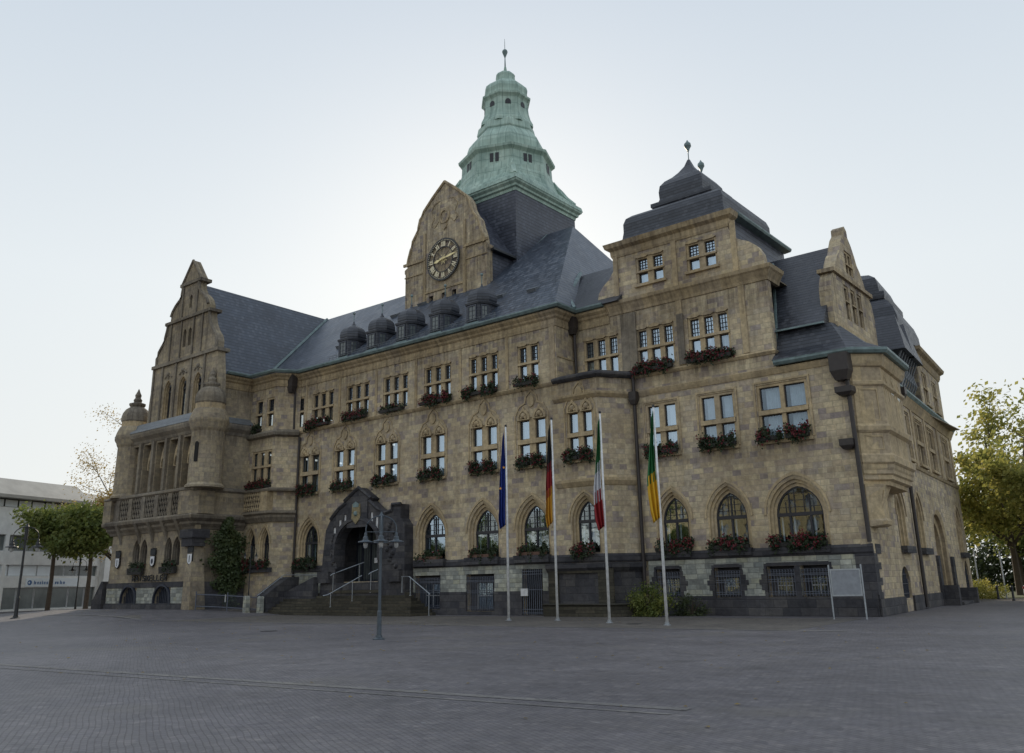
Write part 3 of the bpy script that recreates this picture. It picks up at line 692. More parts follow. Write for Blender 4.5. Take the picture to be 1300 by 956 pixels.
mb.sweep([(-23.6, 39.6), (-12.15, 39.6)], [(-.05, 11.12), (.04, 11.14), (.12, 11.3), (.16, 11.42), (.0, 11.5)])
mb.sweep([(-24.45, 40.2), (-24.45, 39.6), (-17.4, 39.6), (-17.4, 40.1)], [(-.3, 19.3), (.04, 19.32), (.10, 19.45), (.12, 19.72), (.34, 19.86), (.42, 20.12), (-.3, 20.14)])
pieces(mb, 'cornice', 'trim', TH)
mb = MB()   # roof of the two-storey bay
bayp = [(-27.6, 37.8), (-24.8, 37.8), (-23.6, 39.6)]
mb.sweep(bayp, [(-1.9, 12.2), (.12, 12.2), (.26, 12.34), (.26, 12.44), (-.1, 12.62), (-1.9, 12.66)])
part(mb, 'bay_roof', 'basalt', TH)
mb = MB()
mb.sweep(bayp, [(-.02, 10.92 + .2), (.05, 11.14), (.2, 11.30), (.22, 11.40), (-.02, 11.48)])
mb.sweep(bayp, [(-.02, 6.45), (.05, 6.5), (.2, 6.72), (.22, 6.86), (-.02, 6.9)])
pieces(mb, 'cornice', 'trim', TH, 'moulding around the two storey bay')
mb = MB()
mb.sweep([(-50.1, 37.8), (-46.1, 37.8)], [(-.05, 2.62), (.07, 2.62), (.12, 2.7), (.12, 2.92), (.0, 3.04)])
mb.sweep([(-38.35, 37.8), (-24.8, 37.8), (-23.6, 39.6), (-12.2, 39.6), (-12.2 + .06, 39.6)], [(-.05, 2.62), (.07, 2.62), (.12, 2.7), (.12, 2.92), (.0, 3.04)])
for fr, c, hw in ((P1, -36.95, 1.25), (P1, -32.85, 1.25), (P1, -29.3, 1.2)): mb.box(fr, c - hw, c + hw, 2.72, 3.10, -.3, .30)
for fr, c, hw in ((P2, -21.75, .95), (P2, -18.72, 1.1), (P2, -15.33, 1.4)): mb.box(fr, c - hw, c + hw, 2.74, 3.08, -.3, .24)
pieces(mb, 'stone_band', 'basalt', TH)
# pilaster strips and framing panels between windows
mb = MB()
for x in (-49.4, -45.8, -42.1, -38.4, -34.6, -30.9): mb.box(P1, x - .10, x + .10, 12.46, 15.56, -.02, .045)
for x in (-27.45,): mb.box(P1, x - .35, x + .0, 12.46, 15.56, -.02, .06)
for x in (-20.53, -17.0): mb.box(P2, x - .16, x + .16, 12.44, 15.96, -.02, .06)
for x in (-24.3, -20.6, -17.15): mb.box(P2, x - .14, x + .14, 16.8, 19.55, -.02, .07)
pieces(mb, 'pilaster', 'trim', TH)
mb = MB(); mb.box(P2, -24.15, -23.2, 12.64, 15.9, -.02, .10); mb.box(P2, -20.72, -20.34, 12.46, 15.2, -.02, .09)
pieces(mb, 'pilaster', 'trimD', TH, 'soot blackened pilaster')
for (fr, a, b, c, d) in ((P1, -24.95, -24.78, 0, 2.6),):
    pass
# ---- dark niche with basin under the bay
mb = MB()
mb.sweep([(-28.3, 37.8), (-24.8, 37.8), (-23.6, 39.6)], [(-.02, -.2), (.10, -.2), (.10, 2.1), (.32, 2.35), (.32, 2.6), (-.02, 2.61)])
part(mb, 'niche', 'basalt', TH)
mb = MB()
mb.slab(P1, rect(-28.2, -24.2, .35, 2.3), [rect(-27.6, -25.1, .6, 2.1)], .10, .20)
mb.sweep([(-28.0, 37.6), (-24.3, 37.6), (-23.1, 39.4)], [(.0, -.2), (.75, -.2), (.80, .50), (.9, .58), (.62, .62), (.55, .3), (.0, .3)])
part(mb, 'stone_basin', 'steps', TH)

# ---- gutters
mb = MB()
mb.sweep([(-54.0, 34.0), (-54.0, 36.3), (-50.95, 36.3), (-50.05, 37.68), (-27.25, 37.68), (-27.25, 39.5), (-25.0, 39.5)], [(.2, 16.50), (.44, 16.50), (.54, 16.62), (.54, 16.70), (.18, 16.70)])
mb.sweep([(-15.6, 39.55), (-12.15, 39.55), (-11.0, 40.55), (-11.30, 44.9), (-12.6, 46.4)], [(.04, 11.50), (.24, 11.50), (.34, 11.62), (.34, 11.74), (.02, 11.76)])
rs = lambda s, n=0: RF.p(s, 0, n)[:2]
mb.sweep([rs(9.5), rs(28.5)], [(.05, 11.50), (.30, 11.50), (.42, 11.66), (.42, 11.76), (.0, 11.76)])
mb.sweep([(-17.4, 40.1), (-17.4, 47.2)], [(.0, 19.98), (.40, 20.02), (.46, 20.12), (.46, 20.2), (.0, 20.2)])
pieces(mb, 'gutter', 'gutter', TH)

# ---- roofs
def P(x, y, z): return (x, y, z)
mb = MB()
mb.rprism([P(-41, 37.2, 16.6), P(-41, 45.8, 24.02), P(-41, 54.4, 16.6)], [P(-57.6, 37.2, 16.6), P(-57.6, 45.8, 24.02), P(-57.6, 54.4, 16.6)])
part(mb, 'roof', 'slate', TH, 'main slate roof left of the clock gable')
mb = MB()
a, b, c, d, e_, f_ = P(-41, 37.2, 16.6), P(-26.95, 37.2, 16.6), P(-26.95, 61.9, 16.6), P(-41, 61.9, 16.6), P(-41, 49.5, 27.22), P(-33.9, 49.5, 27.22)
mb.add([a, b, c, d, e_, f_], [(0, 1, 5, 4), (1, 2, 5), (2, 3, 4, 5), (3, 0, 4), (0, 3, 2, 1)])
part(mb, 'roof', 'slate', TH, 'hipped slate roof right of the tower')
mb = MB()
mb.rprism([P(-30.5, 39.0, 16.62), P(-30.5, 44.0, 20.75), P(-30.5, 49, 16.62)], [P(-24, 39.0, 16.62), P(-24, 44.0, 20.75), P(-24, 49, 16.62)])
part(mb, 'roof', 'slateD', TH, 'small slate roof beside the bell roofed pavilion')
mb = MB()
mb.rprism([P(-53.72, 33.45, 16.45), P(-54.2, 33.45, 16.95), P(-57.9, 33.45, 24.25), P(-61.3, 33.45, 16.95), P(-61.5, 33.45, 16.45)], [P(-53.72, 55, 16.45), P(-54.2, 55, 16.95), P(-57.7, 55, 24.0), P(-61.3, 55, 16.95), P(-61.5, 55, 16.45)])
part(mb, 'roof', 'slate', TH, 'steep slate roof of the gabled left wing')
# copper valleys and hips
mb = MB()
mb.tube([(-54.15, 37.9, 17.3), (-57.5, 45.75, 24.05)], .12, 5); mb.tube([(-27.0, 39.25, 16.85), (-28.3, 40.5, 18.2), (-29.55, 43.8, 20.85)], .13, 5)
mb.tube([(-36.3, 45.9, 23.95), (-36.35, 49.5, 27.2)], .06, 5); mb.tube([(-15.85, 40.0, 12.0), (-15.6, 40.15, 13.5)], .08, 5)
mb.tube([(-15.6, 40.2, 13.5), (-16.9, 43.9, 18.3)], .09, 5)
mb.tube([(-36.55, 42.95, 21.35), (-36.55, 45.8, 23.8)], .07, 5)
pieces(mb, 'flashing', 'gutter', TH)
# snow guard rail along the main eave
mb = MB()
for z in (17.05, 17.18): mb.tube([(-46.8, 37.55, z), (-31.5, 37.55, z)], .018, 4)
for i in range(40): mb.tube([(-46.8 + i * .39, 37.6, 16.8), (-46.8 + i * .39, 37.52, 17.2)], .014, 4)
part(mb, 'snow_guard', 'lead', TH)
# rooflights, lying on the slope
for (x, y) in ((-47.7, 39.4), (-45.0, 42.2), (-42.9, 42.9), (-30.4, 39.9), (-33.3, 40.3)):
    mb = MB(); z = 16.6 + .8635 * (y - 37.2)
    n = Vector((0, -.6535, .757)); t = Vector((0, .757, .6535)); c = Vector((x, y, z)); X = Vector((1, 0, 0))
    q = [c - X * .33 - t * .30, c + X * .33 - t * .30, c + X * .33 + t * .30, c - X * .33 + t * .30]
    mb.hexa([tuple(p - n * .05) for p in q] + [tuple(q[0] + n * .22), tuple(q[1] + n * .22), tuple(q[2] + n * .07), tuple(q[3] + n * .07)])
    part(mb, 'rooflight', 'lead', TH)
mb = MB(); mb.wbox(-46.6, -46.0, 46.2, 46.9, 23.0, 24.35); pieces(mb, 'chimney', 'trimD', TH)

# right wing attic body, roof and bell roof
mb = MB()
hp = [(4.85, 16.5), (4.75, 17.0), (4.2, 17.6), (3.5, 18.3), (3.3, 19.2), (3.3, 20.1)]
lp = [(-20.7 - a, b) for a, b in hp] + [(-20.7 + a, b) for a, b in reversed(hp)]
mb.rprism([P(a, 40.05, b) for a, b in lp], [P(a, 47.1, b) for a, b in lp])
part(mb, 'attic_wall', 'slateV', TH)
def rring(cx, cy, hx, hy, z): return [(cx - hx, cy - hy, z), (cx + hx, cy - hy, z), (cx + hx, cy + hy, z), (cx - hx, cy + hy, z)]
mb = MB()
prof = [(3.9, 20.14), (3.72, 20.24), (3.35, 20.34), (3.16, 20.6), (3.10, 21.0), (3.10, 21.5), (2.98, 21.86), (2.7, 22.08), (2.3, 22.26), (1.9, 22.42), (1.7, 22.5)]
mb.rings([rring(-20.92, 43.3, h, h, z) for h, z in prof])
mb.rings([rring(-20.92, 43.35, h, h, z) for h, z in ((1.80, 22.5), (1.92, 22.62), (1.92, 22.84), (1.55, 22.9))])
prof = [(1.48, 22.88), (1.38, 23.15), (1.40, 23.6), (1.34, 24.0), (1.12, 24.32), (.78, 24.6), (.5, 24.92), (.22, 25.35), (.06, 25.8)]
mb.rings([rring(-21.05, 43.2, h, h + .0, z) for h, z in prof])
mb.rings([rring(-21.05, 44.7, h * .93, h * .93 + .7, z - .1) for h, z in prof[:-2]])
part(mb, 'bell_roof', 'slateD', TH)
mb = MB()
for (x, y, z) in ((-21.05, 43.2, 25.7), (-21.05, 44.8, 25.0)):
    mb.tube([(x, y, z - .1), (x, y, z + .75)], .03, 5); mb.lathe((x, y), [(.02, z + .55), (.13, z + .85), (.22, z + 1.0), (.20, z + 1.15), (.08, z + 1.28), (.02, z + 1.4)], 8)
pieces(mb, 'finial', 'gutter', TH)

# ---- R side : corner roof, oriel and stepped gable
mb = MB()
lo = [(-15.65, 39.2), (-12.1, 39.2), (-10.75, 40.45), (-11.05, 45.0), (-12.4, 46.6), (-15.65, 46.6)]
mi = [(-15.65, 39.85), (-12.4, 39.85), (-11.75, 40.75), (-11.95, 45.0), (-12.8, 46.2), (-15.65, 46.2)]
hi = [(-15.65, 40.25), (-13.0, 40.25), (-12.85, 40.9), (-12.9, 45.2), (-13.0, 45.9), (-15.65, 45.9)]
mb.rings([[(x, y, 11.72) for x, y in lo], [(x, y, 12.25) for x, y in mi], [(x, y, 13.35) for x, y in hi]])
part(mb, 'roof', 'slateD', TH, 'flared slate skirt roof over the corner')
mb = MB()
mb.rprism([P(-18.2, 40.0, 13.35), P(-18.2, 44.15, 18.55), P(-18.2, 48.3, 13.35)], [P(-13.25, 40.0, 13.35), P(-13.25, 44.15, 18.55), P(-13.25, 48.3, 13.35)])
part(mb, 'roof', 'slateD', TH, 'steep slate roof behind the right facing gable')
mb = MB(); mb.wbox(-15.9, -13.2, 39.90, 40.02, 13.30, 13.38); pieces(mb, 'gutter', 'gutter', TH)
G = Fr((-12.95, 44.15), (0, 1))
HG = []
for c in (-1.0, 0, 1.0): light_window(G, HG, c, 1, .42, .6, 14.1, 15.0, 15.1, 15.8, grid=False, sill=False)
light_window(G, HG, 0, 2, .34, .52, 16.75, 17.2, 17.3, 17.9, grid=False, sill=False)
og = [(-3.3, 12.9), (3.3, 12.9), (3.3, 15.2), (3.1, 15.8), (2.75, 16.2), (2.4, 16.35), (2.1, 16.9), (1.7, 17.4), (1.35, 17.65), (1.1, 18.1), (.75, 18.6), (.35, 18.95), (.32, 19.3), (0, 19.5), (-.32, 19.3), (-.35, 18.95), (-.75, 18.6), (-1.1, 18.1), (-1.35, 17.65), (-1.7, 17.4), (-2.1, 16.9), (-2.4, 16.35), (-2.75, 16.2), (-3.1, 15.8), (-3.3, 15.2)]
wall(G, og, HG, t=.6)
mb = MB()
mb.box(G, -3.5, 3.5, 13.2, 13.45, -.7, .16); mb.box(G, -3.0, 3.0, 16.2, 16.4, -.7, .14)
pieces(mb, 'cornice', 'trim', TH)
# side wall
HRr = []
for i, s_ in enumerate((11.75, 15.8, 19.7, 25.1)): light_window(RF, HRr, s_, 2, .82, 1.05, 7.95, 9.12, 9.36, 10.45, grid=False, hood='square', curtains=False, mat='trim')
pointed_window(RF, HRr, 7.2, 1.5, 3.1, 4.6, 5.6); pointed_window(RF, HRr, 12.1, 1.3, 3.1, 4.6, 5.6); pointed_window(RF, HRr, 26.0, 1.6, 3.1, 4.6, 5.6)
HRr += [arch(6.3, 1.9, .62, 1.3, 2.1), arch(18.2, 4.2, .05, 3.6, 5.5), arch(26.6, 2.0, .05, 1.3, 2.6)]
wall(RF, rect(0.0, 28.5, -.2, 11.5), HRr)
for (uc, w_, a_, b_, c_) in ((6.3, 1.9, .62, 1.3, 2.1), (26.6, 2.0, .05, 1.3, 2.6)):
    mb = MB(); L = arch(uc, w_, a_, b_, c_); tri = tessellate_polygon([[Vector((p, q, 0)) for p, q in L]]); mb.add([RF.p(p, q, -.28) for p, q in L], tri)
    for i in range(1, 9):
        q = uc - w_ / 2 + w_ * i / 9; f = 1 - abs(q - uc) / (w_ / 2); mb.box(RF, q - .018, q + .018, a_, b_ + (c_ - b_) * min(1, f * 1.3), -.12, -.08)
    for z in (a_ + .2, a_ + .65, a_ + 1.1): mb.box(RF, uc - w_ / 2, uc + w_ / 2, z, z + .03, -.13, -.07)
    part(mb, 'cellar_door', 'cage', TH)
mb = MB()
oo = arch(18.2, 4.2, .05, 3.6, 5.5); Ls = []
for t, n in ((1, 0), (.93, -.1), (.93, -.3), (.86, -.35), (.86, -.6), (.8, -.65), (.8, -1.0)): Ls.append([RF.p(18.2 + (a - 18.2) * t, .05 + (b - .05) * (t + .02 if t < 1 else 1), n) for a, b in oo])
mb.rings(Ls, False, False); part(mb, 'archway', 'trim', TH)
mb = MB(); L = scale_loop(oo, 18.2, .05, .8, .82); tri = tessellate_polygon([[Vector((p, q, 0)) for p, q in L]]); mb.add([RF.p(p, q, -.98) for p, q in L], tri)
for q in (16.9, 17.6, 18.2, 18.8, 19.5): mb.box(RF, q - .05, q + .05, .05, 4.2, -.97, -.9)
mb.box(RF, 16.6, 19.8, 3.1, 3.25, -.975, -.88)
part(mb, 'side_door', 'brown', TH)
mb = MB(); mb.box(RF, 15.4, 16.05, -.2, 2.75, -.02, .14); mb.box(RF, 20.35, 21.2, -.2, 2.75, -.02, .14)
mb.box(RF, 15.6, 16.2, -.2, 1.1, .14, .9); mb.box(RF, 20.5, 21.0, -.2, .9, .14, 1.2)
mb.box(RF, 16.3, 20.2, -.1, .16, -.4, 1.0)
mb.box(RF, .02, 5.3, -.2, .72, -.02, .10); mb.box(RF, 7.3, 15.4, -.2, .72, -.02, .10); mb.box(RF, 21.2, 25.5, -.2, .72, -.02, .10); mb.box(RF, 27.7, 28.6, -.2, .72, -.02, .10)
for z0_, z1_, ex in ((.72, 1.0, .75), (1.28, 1.6, .9), (2.62, 3.04, 1.3), (1.95, 2.25, 1.0)): mb.box(RF, .55, ex + .2, z0_, z1_, -.02, .045)
mb.box(RF, -.0, .55, .72, 2.62, -.02, .07); mb.box(P2, -12.95, -12.13, .9, 2.62, -.02, .075)
for s_ in (7.2, 12.1, 26.0): mb.box(RF, s_ - 1.1, s_ + 1.1, 2.75, 3.08, -.3, .30)
pieces(mb, 'plinth', 'basalt', TH)
mb = MB()
mb.sweep([rs(6.4), rs(28.5)], [(-.1, 10.95), (.05, 10.97), (.10, 11.1), (.22, 11.35), (.30, 11.48), (-.1, 11.5)])
for s_ in (9.9, 13.8, 17.8, 22.3, 27.6): mb.box(RF, s_ - .2, s_ + .2, 7.6, 10.96, -.02, .06)
mb.sweep([rs(6.4), rs(28.5)], [(-.02, 7.45), (.06, 7.5), (.12, 7.66), (-.02, 7.72)])
part(mb, 'cornice', 'trim', TH, 'moulding along the right side wall')
# oriel on the corner
mb = MB()
def oring(e, z): # plan of the oriel grown by e
    return [(-12.25, 39.62 - e * .3, z), (-12.12 + e * .2, 39.60 - e * .6, z), (-11.12 + e, 40.62 - e * .5, z), (-11.42 + e, 44.9 + e, z), (-12.6, 45.9 + e, z), (-12.9, 45.9 + e, z), (-12.9, 39.9, z)]
# corbel
mb.rings([oring(-.30, 5.55), oring(-.27, 5.72), oring(-.12, 5.8), oring(-.12, 5.98), oring(-.04, 6.05), oring(-.04, 6.2), oring(0, 6.3), oring(0, 6.45), oring(.10, 6.55), oring(.10, 6.85), oring(-.02, 6.95), oring(-.04, 7.85), oring(.10, 7.98), oring(.12, 8.16), oring(-.02, 8.28), oring(-.05, 10.0), oring(.06, 10.1), oring(.06, 10.22), oring(-.05, 10.3), oring(-.05, 10.9), oring(.06, 10.96), oring(.16, 11.2), oring(.20, 11.48), oring(.0, 11.5)])
part(mb, 'oriel', 'trim', TH)
O1 = Fr((-12.12, 39.60), (1.0, 1.02)); O2 = Fr((-11.15, 40.62), (-.3, 4.28))
mb = MB()
for (u0, u1, z0_, z1_) in ((.25, 1.15, 8.4, 9.9), (.25, 1.15, 7.1, 7.75)): mb.slab(O1, rect(u0, u1, z0_, z1_), [rect(u0 + .07, u1 - .07, z0_ + .07, z1_ - .07)], -.08, -.01)
for (u0, u1) in ((.35, 1.3), (1.65, 2.6), (2.95, 3.9)):
    mb.slab(O2, rect(u0, u1, 7.1, 7.75), [rect(u0 + .07, u1 - .07, 7.17, 7.68)], -.08, -.01)
    L = arch((u0 + u1) / 2, u1 - u0, 8.4, 9.9, 10.7); mb.slab(O2, L, [scale_loop(L, (u0 + u1) / 2, 9.5, .8, .9)], -.08, .0)
for i in range(7):
    a = -.9 + i * .3
    mb.tube([O1.p(.45 + a * .25, 4.5, -.22), O1.p(.45 + a * .4, 4.9, -.16), O1.p(.45 + a * .5, 5.3, -.10)], [.06, .09, .05], 6)
part(mb, 'carving', 'trim', TH)
mb = MB()
def oring2(e, z, ye): return [(-12.22, 39.63, z), (-12.14, 39.60 - max(0, e), z), (-11.62 + e, 40.2 - e * .4, z), (-11.72 + e, ye + e, z), (-12.5, ye + e, z), (-12.5, 39.9, z)]
mb.rings([oring2(-.12, 3.75, 41.2), oring2(.03, 3.85, 41.2), oring2(.06, 4.0, 41.2), oring2(-.03, 4.12, 41.2), oring2(-.05, 5.0, 41.3), oring2(.05, 5.45, 41.5), oring2(.1, 5.58, 41.6)])
part(mb, 'oriel_foot', 'trim', TH)
pmb = MB()
for (u0, u1) in ((.5, 1.15), (1.8, 2.45), (3.1, 3.75)): pmb.box(O2, u0, u1, 8.45, 10.1, -.05, -.02)
pieces(pmb, 'oriel_pane', 'bgglass', TH)
# slate and stone behind the side eave
mb = MB()
def RP(s_, z, n): return RF.p(s_, z, n)
mb.rprism([RP(6.0, 11.55, .2), RP(6.0, 16.0, -5.5), RP(6.0, 11.55, -11)], [RP(28.6, 11.55, .2), RP(28.6, 16.0, -5.5), RP(28.6, 11.55, -11)])
part(mb, 'roof', 'slateD', TH, 'slate roof along the right side wing')
mb = MB()
def rr_(cx_, cy_, hx, hy, z): return [RF.p(cx_ - hx, z, cy_ - hy), RF.p(cx_ + hx, z, cy_ - hy), RF.p(cx_ + hx, z, cy_ + hy), RF.p(cx_ - hx, z, cy_ + hy)]
prof = [(4.75, 15.82), (4.3, 16.1), (3.95, 16.6), (3.85, 17.4), (3.8, 18.3), (3.6, 19.0), (3.2, 19.6), (2.9, 19.8)]
mb.rings([rr_(22.8, -4.6, h, h, z) for h, z in prof])
mb.rings([rr_(22.8, -4.6, h, h, z) for h, z in ((3.05, 19.78), (3.1, 19.95), (3.1, 20.3), (2.8, 20.4))])
prof = [(2.75, 20.38), (2.7, 21.0), (2.55, 21.5), (2.1, 21.9), (1.4, 22.2), (.6, 22.6), (.1, 23.2)]
mb.rings([rr_(22.8, -4.6, h, h, z) for h, z in prof])
part(mb, 'bell_roof', 'slateD', TH, 'bell shaped slate roof of the far pavilion on the right side')
HF = []
RF2 = RF
for c in (20.8, 24.4): light_window(RF, HF, c, 2, .6, .85, 12.4, 13.4, 13.5, 14.4, grid=False, curtains=False)
wall(RF, rect(18.6, 27.0, 11.5, 15.3), HF, t=.6)
mb = MB(); mb.sweep([RF.p(18.6, 0, -7)[:2], RF.p(18.6, 0, 0)[:2]], [(-.5, 11.6), (0, 11.6), (0, 15.3), (-.5, 15.3)]) if False else None
wall(Fr(RF.p(18.6, 0, -7)[:2], RF.n), rect(0, 7, 11.5, 15.3), [])
mb = MB(); mb.sweep([RF.p(18.6, 0, -7)[:2], RF.p(18.6, 0, 0)[:2], RF.p(27.0, 0, 0)[:2], RF.p(27.0, 0, -7)[:2]], [(-.3, 15.0), (.04, 15.0), (.12, 15.2), (.15, 15.45), (.36, 15.6), (.42, 15.8), (-.3, 15.82)])
part(mb, 'cornice', 'trim', TH, 'cornice of the far attic storey')
# dormer with curved brackets
mb = MB()
for i in range(8):
    s_ = 11.2 + i * .62
    mb.tube([RP(s_, 11.8, -.1), RP(s_, 12.6, .28), RP(s_, 13.3, .15), RP(s_, 14.0, .45)], .06, 5)
mb.box(RF, 11.0, 15.9, 11.75, 14.2, -1.2, -.35)
part(mb, 'dormer', 'lead', TH, 'long dormer on curved brackets')
mb = MB()
for s_ in (12.2, 14.7):
    mb.rprism([RP(s_ - 1.45, 14.0, .75), RP(s_ + 1.45, 14.0, .75), RP(s_, 16.4, .2)], [RP(s_ - 1.45, 14.0, -2.5), RP(s_ + 1.45, 14.0, -2.5), RP(s_, 16.4, -2.5)])
pieces(mb, 'dormer_roof', 'slateD', TH)
# unseen rear walls and lids, added to keep sunlight out of the interior
mb = MB()
rear = [RF.p(28.5, 0, 0)[:2], (-31, 67.0), (-31, 61.6), (-65.0, 61.6), (-65.0, 33.05)]
mb.sweep([rear[0], rear[1], rear[2]], [(0, -.2), (0, 11.5), (-.4, 11.5), (-.4, -.2)])
mb.sweep([rear[2], (-31.01, 61.62), rear[3]][1:], [(0, -.2), (0, 16.5), (-.4, 16.5), (-.4, -.2)])
mb.sweep([rear[3], rear[4]], [(0, -.2), (0, 12.9), (-.4, 12.9), (-.4, -.2)])
mb.wbox(-62.0, -15.7, 40.5, 61.2, 16.38, 16.44); mb.wbox(-64.8, -54.2, 33.3, 61.2, 13.1, 13.2)
mb.wbox(-31, -13.5, 42, 66.5, 11.42, 11.48)
part(mb, 'rear_wall', 'stoneW', TH)

# ---- tower
TX, TY = -40.2, 49.6
mb = MB(); mb.wbox(TX - 3.83, TX + 3.83, 45.8, 53.4, 16.5, 29.75); part(mb, 'tower', 'slateV', TH)
mb = MB()
sq = [(TX - 3.83, 45.8), (TX + 3.83, 45.8), (TX + 3.83, 53.4), (TX - 3.83, 53.4)]
mb.sweep(sq, [(-.3, 29.65), (.04, 29.65), (.08, 29.85), (.22, 29.95), (.24, 30.1), (.42, 30.25), (.46, 30.42), (-.3, 30.5)], True)
t8 = math.tan(pi / 8)
def ax8(a, b, z):   # points on the axes at a, on the diagonals at b
    return [(TX + (a if i % 2 == 0 else b) * cos(pi / 4 * i), TY + (a if i % 2 == 0 else b) * sin(pi / 4 * i), z) for i in range(8)]
def sq8(h, z, c): return [(TX + h, TY + c, z), (TX + c, TY + h, z), (TX - c, TY + h, z), (TX - h, TY + c, z), (TX - h, TY - c, z), (TX - c, TY - h, z), (TX + c, TY - h, z), (TX + h, TY - c, z)]
mb.rings([ax8(4.32, 6.10, 30.40), ax8(4.26, 5.98, 30.75), ax8(4.12, 5.45, 31.05), ax8(3.95, 4.7, 31.4), ax8(3.82, 4.2, 31.9), ax8(3.74, 3.9, 32.5), ax8(3.68, 3.68, 33.2), ax8(3.64, 3.64, 34.0)])
mb.rings([ax8(r_, r_, z) for r_, z in ((3.64, 33.98), (3.72, 34.06), (3.92, 34.22), (3.96, 34.42), (3.30, 34.55))])
mb.rings([ax8(r_, r_, z) for r_, z in ((3.28, 34.5), (3.24, 34.9), (3.22, 35.35), (3.08, 35.8), (2.75, 36.25), (2.45, 36.6), (2.32, 36.8))])
mb.rings([ax8(r_, r_, z) for r_, z in ((2.38, 36.75), (2.42, 36.9), (2.36, 37.2), (2.30, 37.5), (2.10, 37.7))])
mb.rings([sq8(a, z, a * t8) for a, z in ((2.12, 37.45), (2.10, 37.7), (1.92, 38.1), (1.80, 38.6), (1.74, 39.2), (1.74, 39.75))])
mb.rings([sq8(a, z, a * t8) for a, z in ((1.74, 39.7), (1.82, 39.82), (1.95, 39.95), (1.97, 40.1), (1.74, 40.16))])
mb.rings([sq8(a, z, a * t8) for a, z in ((1.72, 40.12), (1.70, 40.5), (1.74, 40.85), (1.66, 41.15), (1.35, 41.5), (1.0, 41.75), (.84, 41.85))])
mb.rings([sq8(a, z, a * t8) for a, z in ((.84, 41.8), (.78, 41.95), (.76, 42.3), (.78, 42.5), (.66, 42.72), (.38, 42.88), (.14, 43.08), (.08, 43.5))])
for k in range(4):   # raised ridges running up from the four corners
    a = k * pi / 2 - pi / 4
    mb.tube([(TX + cos(a) * r_, TY + sin(a) * r_, z) for r_, z in ((5.5, 31.0), (4.75, 31.4), (4.25, 31.95), (3.95, 32.5), (3.8, 33.0))], [.14, .30, .34, .2, .03], 6)
spire = part(mb, 'spire', 'copper', TH)
mb = MB()
for k in range(8):
    a = k * pi / 4 + pi / 8; ap = 3.66 * cos(pi / 8); F_ = Fr((TX + ap * cos(a), TY + ap * sin(a)), (-sin(a), cos(a)))
    for u in (-.36, .08): mb.box(F_, u, u + .28, 33.05, 33.8, -.05, .05)
    a = k * pi / 4; F_ = Fr((TX + 1.74 * cos(a), TY + 1.74 * sin(a)), (-sin(a), cos(a)))
    mb.slab(F_, arch(0, .46, 39.0, 39.22, 39.48, 4), [], -.05, .04)
pieces(mb, 'louvre', 'iron', spire)
mb = MB(); mb.tube([(TX, TY, 43.3), (TX, TY, 44.6), (TX, TY, 46.2)], [.07, .035, .015], 6); mb.ball((TX, TY, 44.95), .24); mb.lathe((TX, TY), [(.05, 44.4), (.2, 44.8), (.05, 45.2)], 8)
part(mb, 'finial', 'gutter', spire)

# ---- clock gable
CGF = Fr((0, 42.9), (1, 0)); cx = -40.78
og = [(4.05, 20.0), (4.05, 24.2), (4.15, 24.35), (4.15, 24.6), (3.85, 24.75), (3.75, 25.4), (3.5, 26.1), (3.35, 26.7), (2.95, 27.2), (2.7, 27.7), (2.55, 28.3), (2.2, 28.85), (1.2, 29.75), (0, 30.75)]
outl = [(cx - a, b) for a, b in og] + [(cx + a, b) for a, b in reversed(og[:-1])]
mb = MB(); mb.slab(CGF, outl, [rect(x - .22, x + .22, 21.28, 21.95) for x in (-42.15, -40.85, -39.85)], -.6, 0)
cg = part(mb, 'clock_gable', 'stone', TH)
mb = MB()
mb.box(CGF, cx - 4.2, cx - 1.9, 24.85, 25.05, -.02, .12); mb.box(CGF, cx + 1.9, cx + 4.2, 24.85, 25.05, -.02, .12)
mb.box(CGF, cx - 4.1, cx - 1.9, 23.9, 23.98, -.02, .06); mb.box(CGF, cx + 1.9, cx + 4.1, 23.9, 23.98, -.02, .06)
for u in (-2.05, 1.95): mb.box(CGF, cx + u - .08, cx + u + .16, 20.5, 27.0, -.02, .08)
mb.box(CGF, cx - 2, cx + 2, 22.2, 22.35, -.02, .07)
mb.slab(CGF, [(cx + .55 * cos(2 * pi * i / 16), 27.9 + .6 * sin(2 * pi * i / 16)) for i in range(16)], [[(cx + .35 * cos(2 * pi * i / 16), 27.9 + .4 * sin(2 * pi * i / 16)) for i in range(16)]], -.02, .10)
mb.slab(CGF, [(cx - .22, 26.95), (cx, 26.8), (cx + .22, 26.95), (cx + .26, 27.25), (cx - .26, 27.25)], [], -.02, .1)
for s_ in (-1, 1): mb.tube([CGF.p(cx + s_ * a, b, .02) for a, b in ((.6, 27.6), (1.0, 27.2), (1.3, 27.5), (1.05, 28.0), (1.35, 28.6), (.95, 29.1), (.5, 29.2))], .035, 5)
prevp = None
for s_ in (-1, 1):
    mb.tube([CGF.p(cx + s_ * a, b, .03) for a, b in ((3.85, 24.8), (3.72, 25.4), (3.47, 26.1), (3.3, 26.7), (2.92, 27.2), (2.67, 27.7), (2.5, 28.3), (2.15, 28.85), (1.2, 29.72), (0, 30.68))], .11, 5)
part(mb, 'moulding', 'trim', cg)
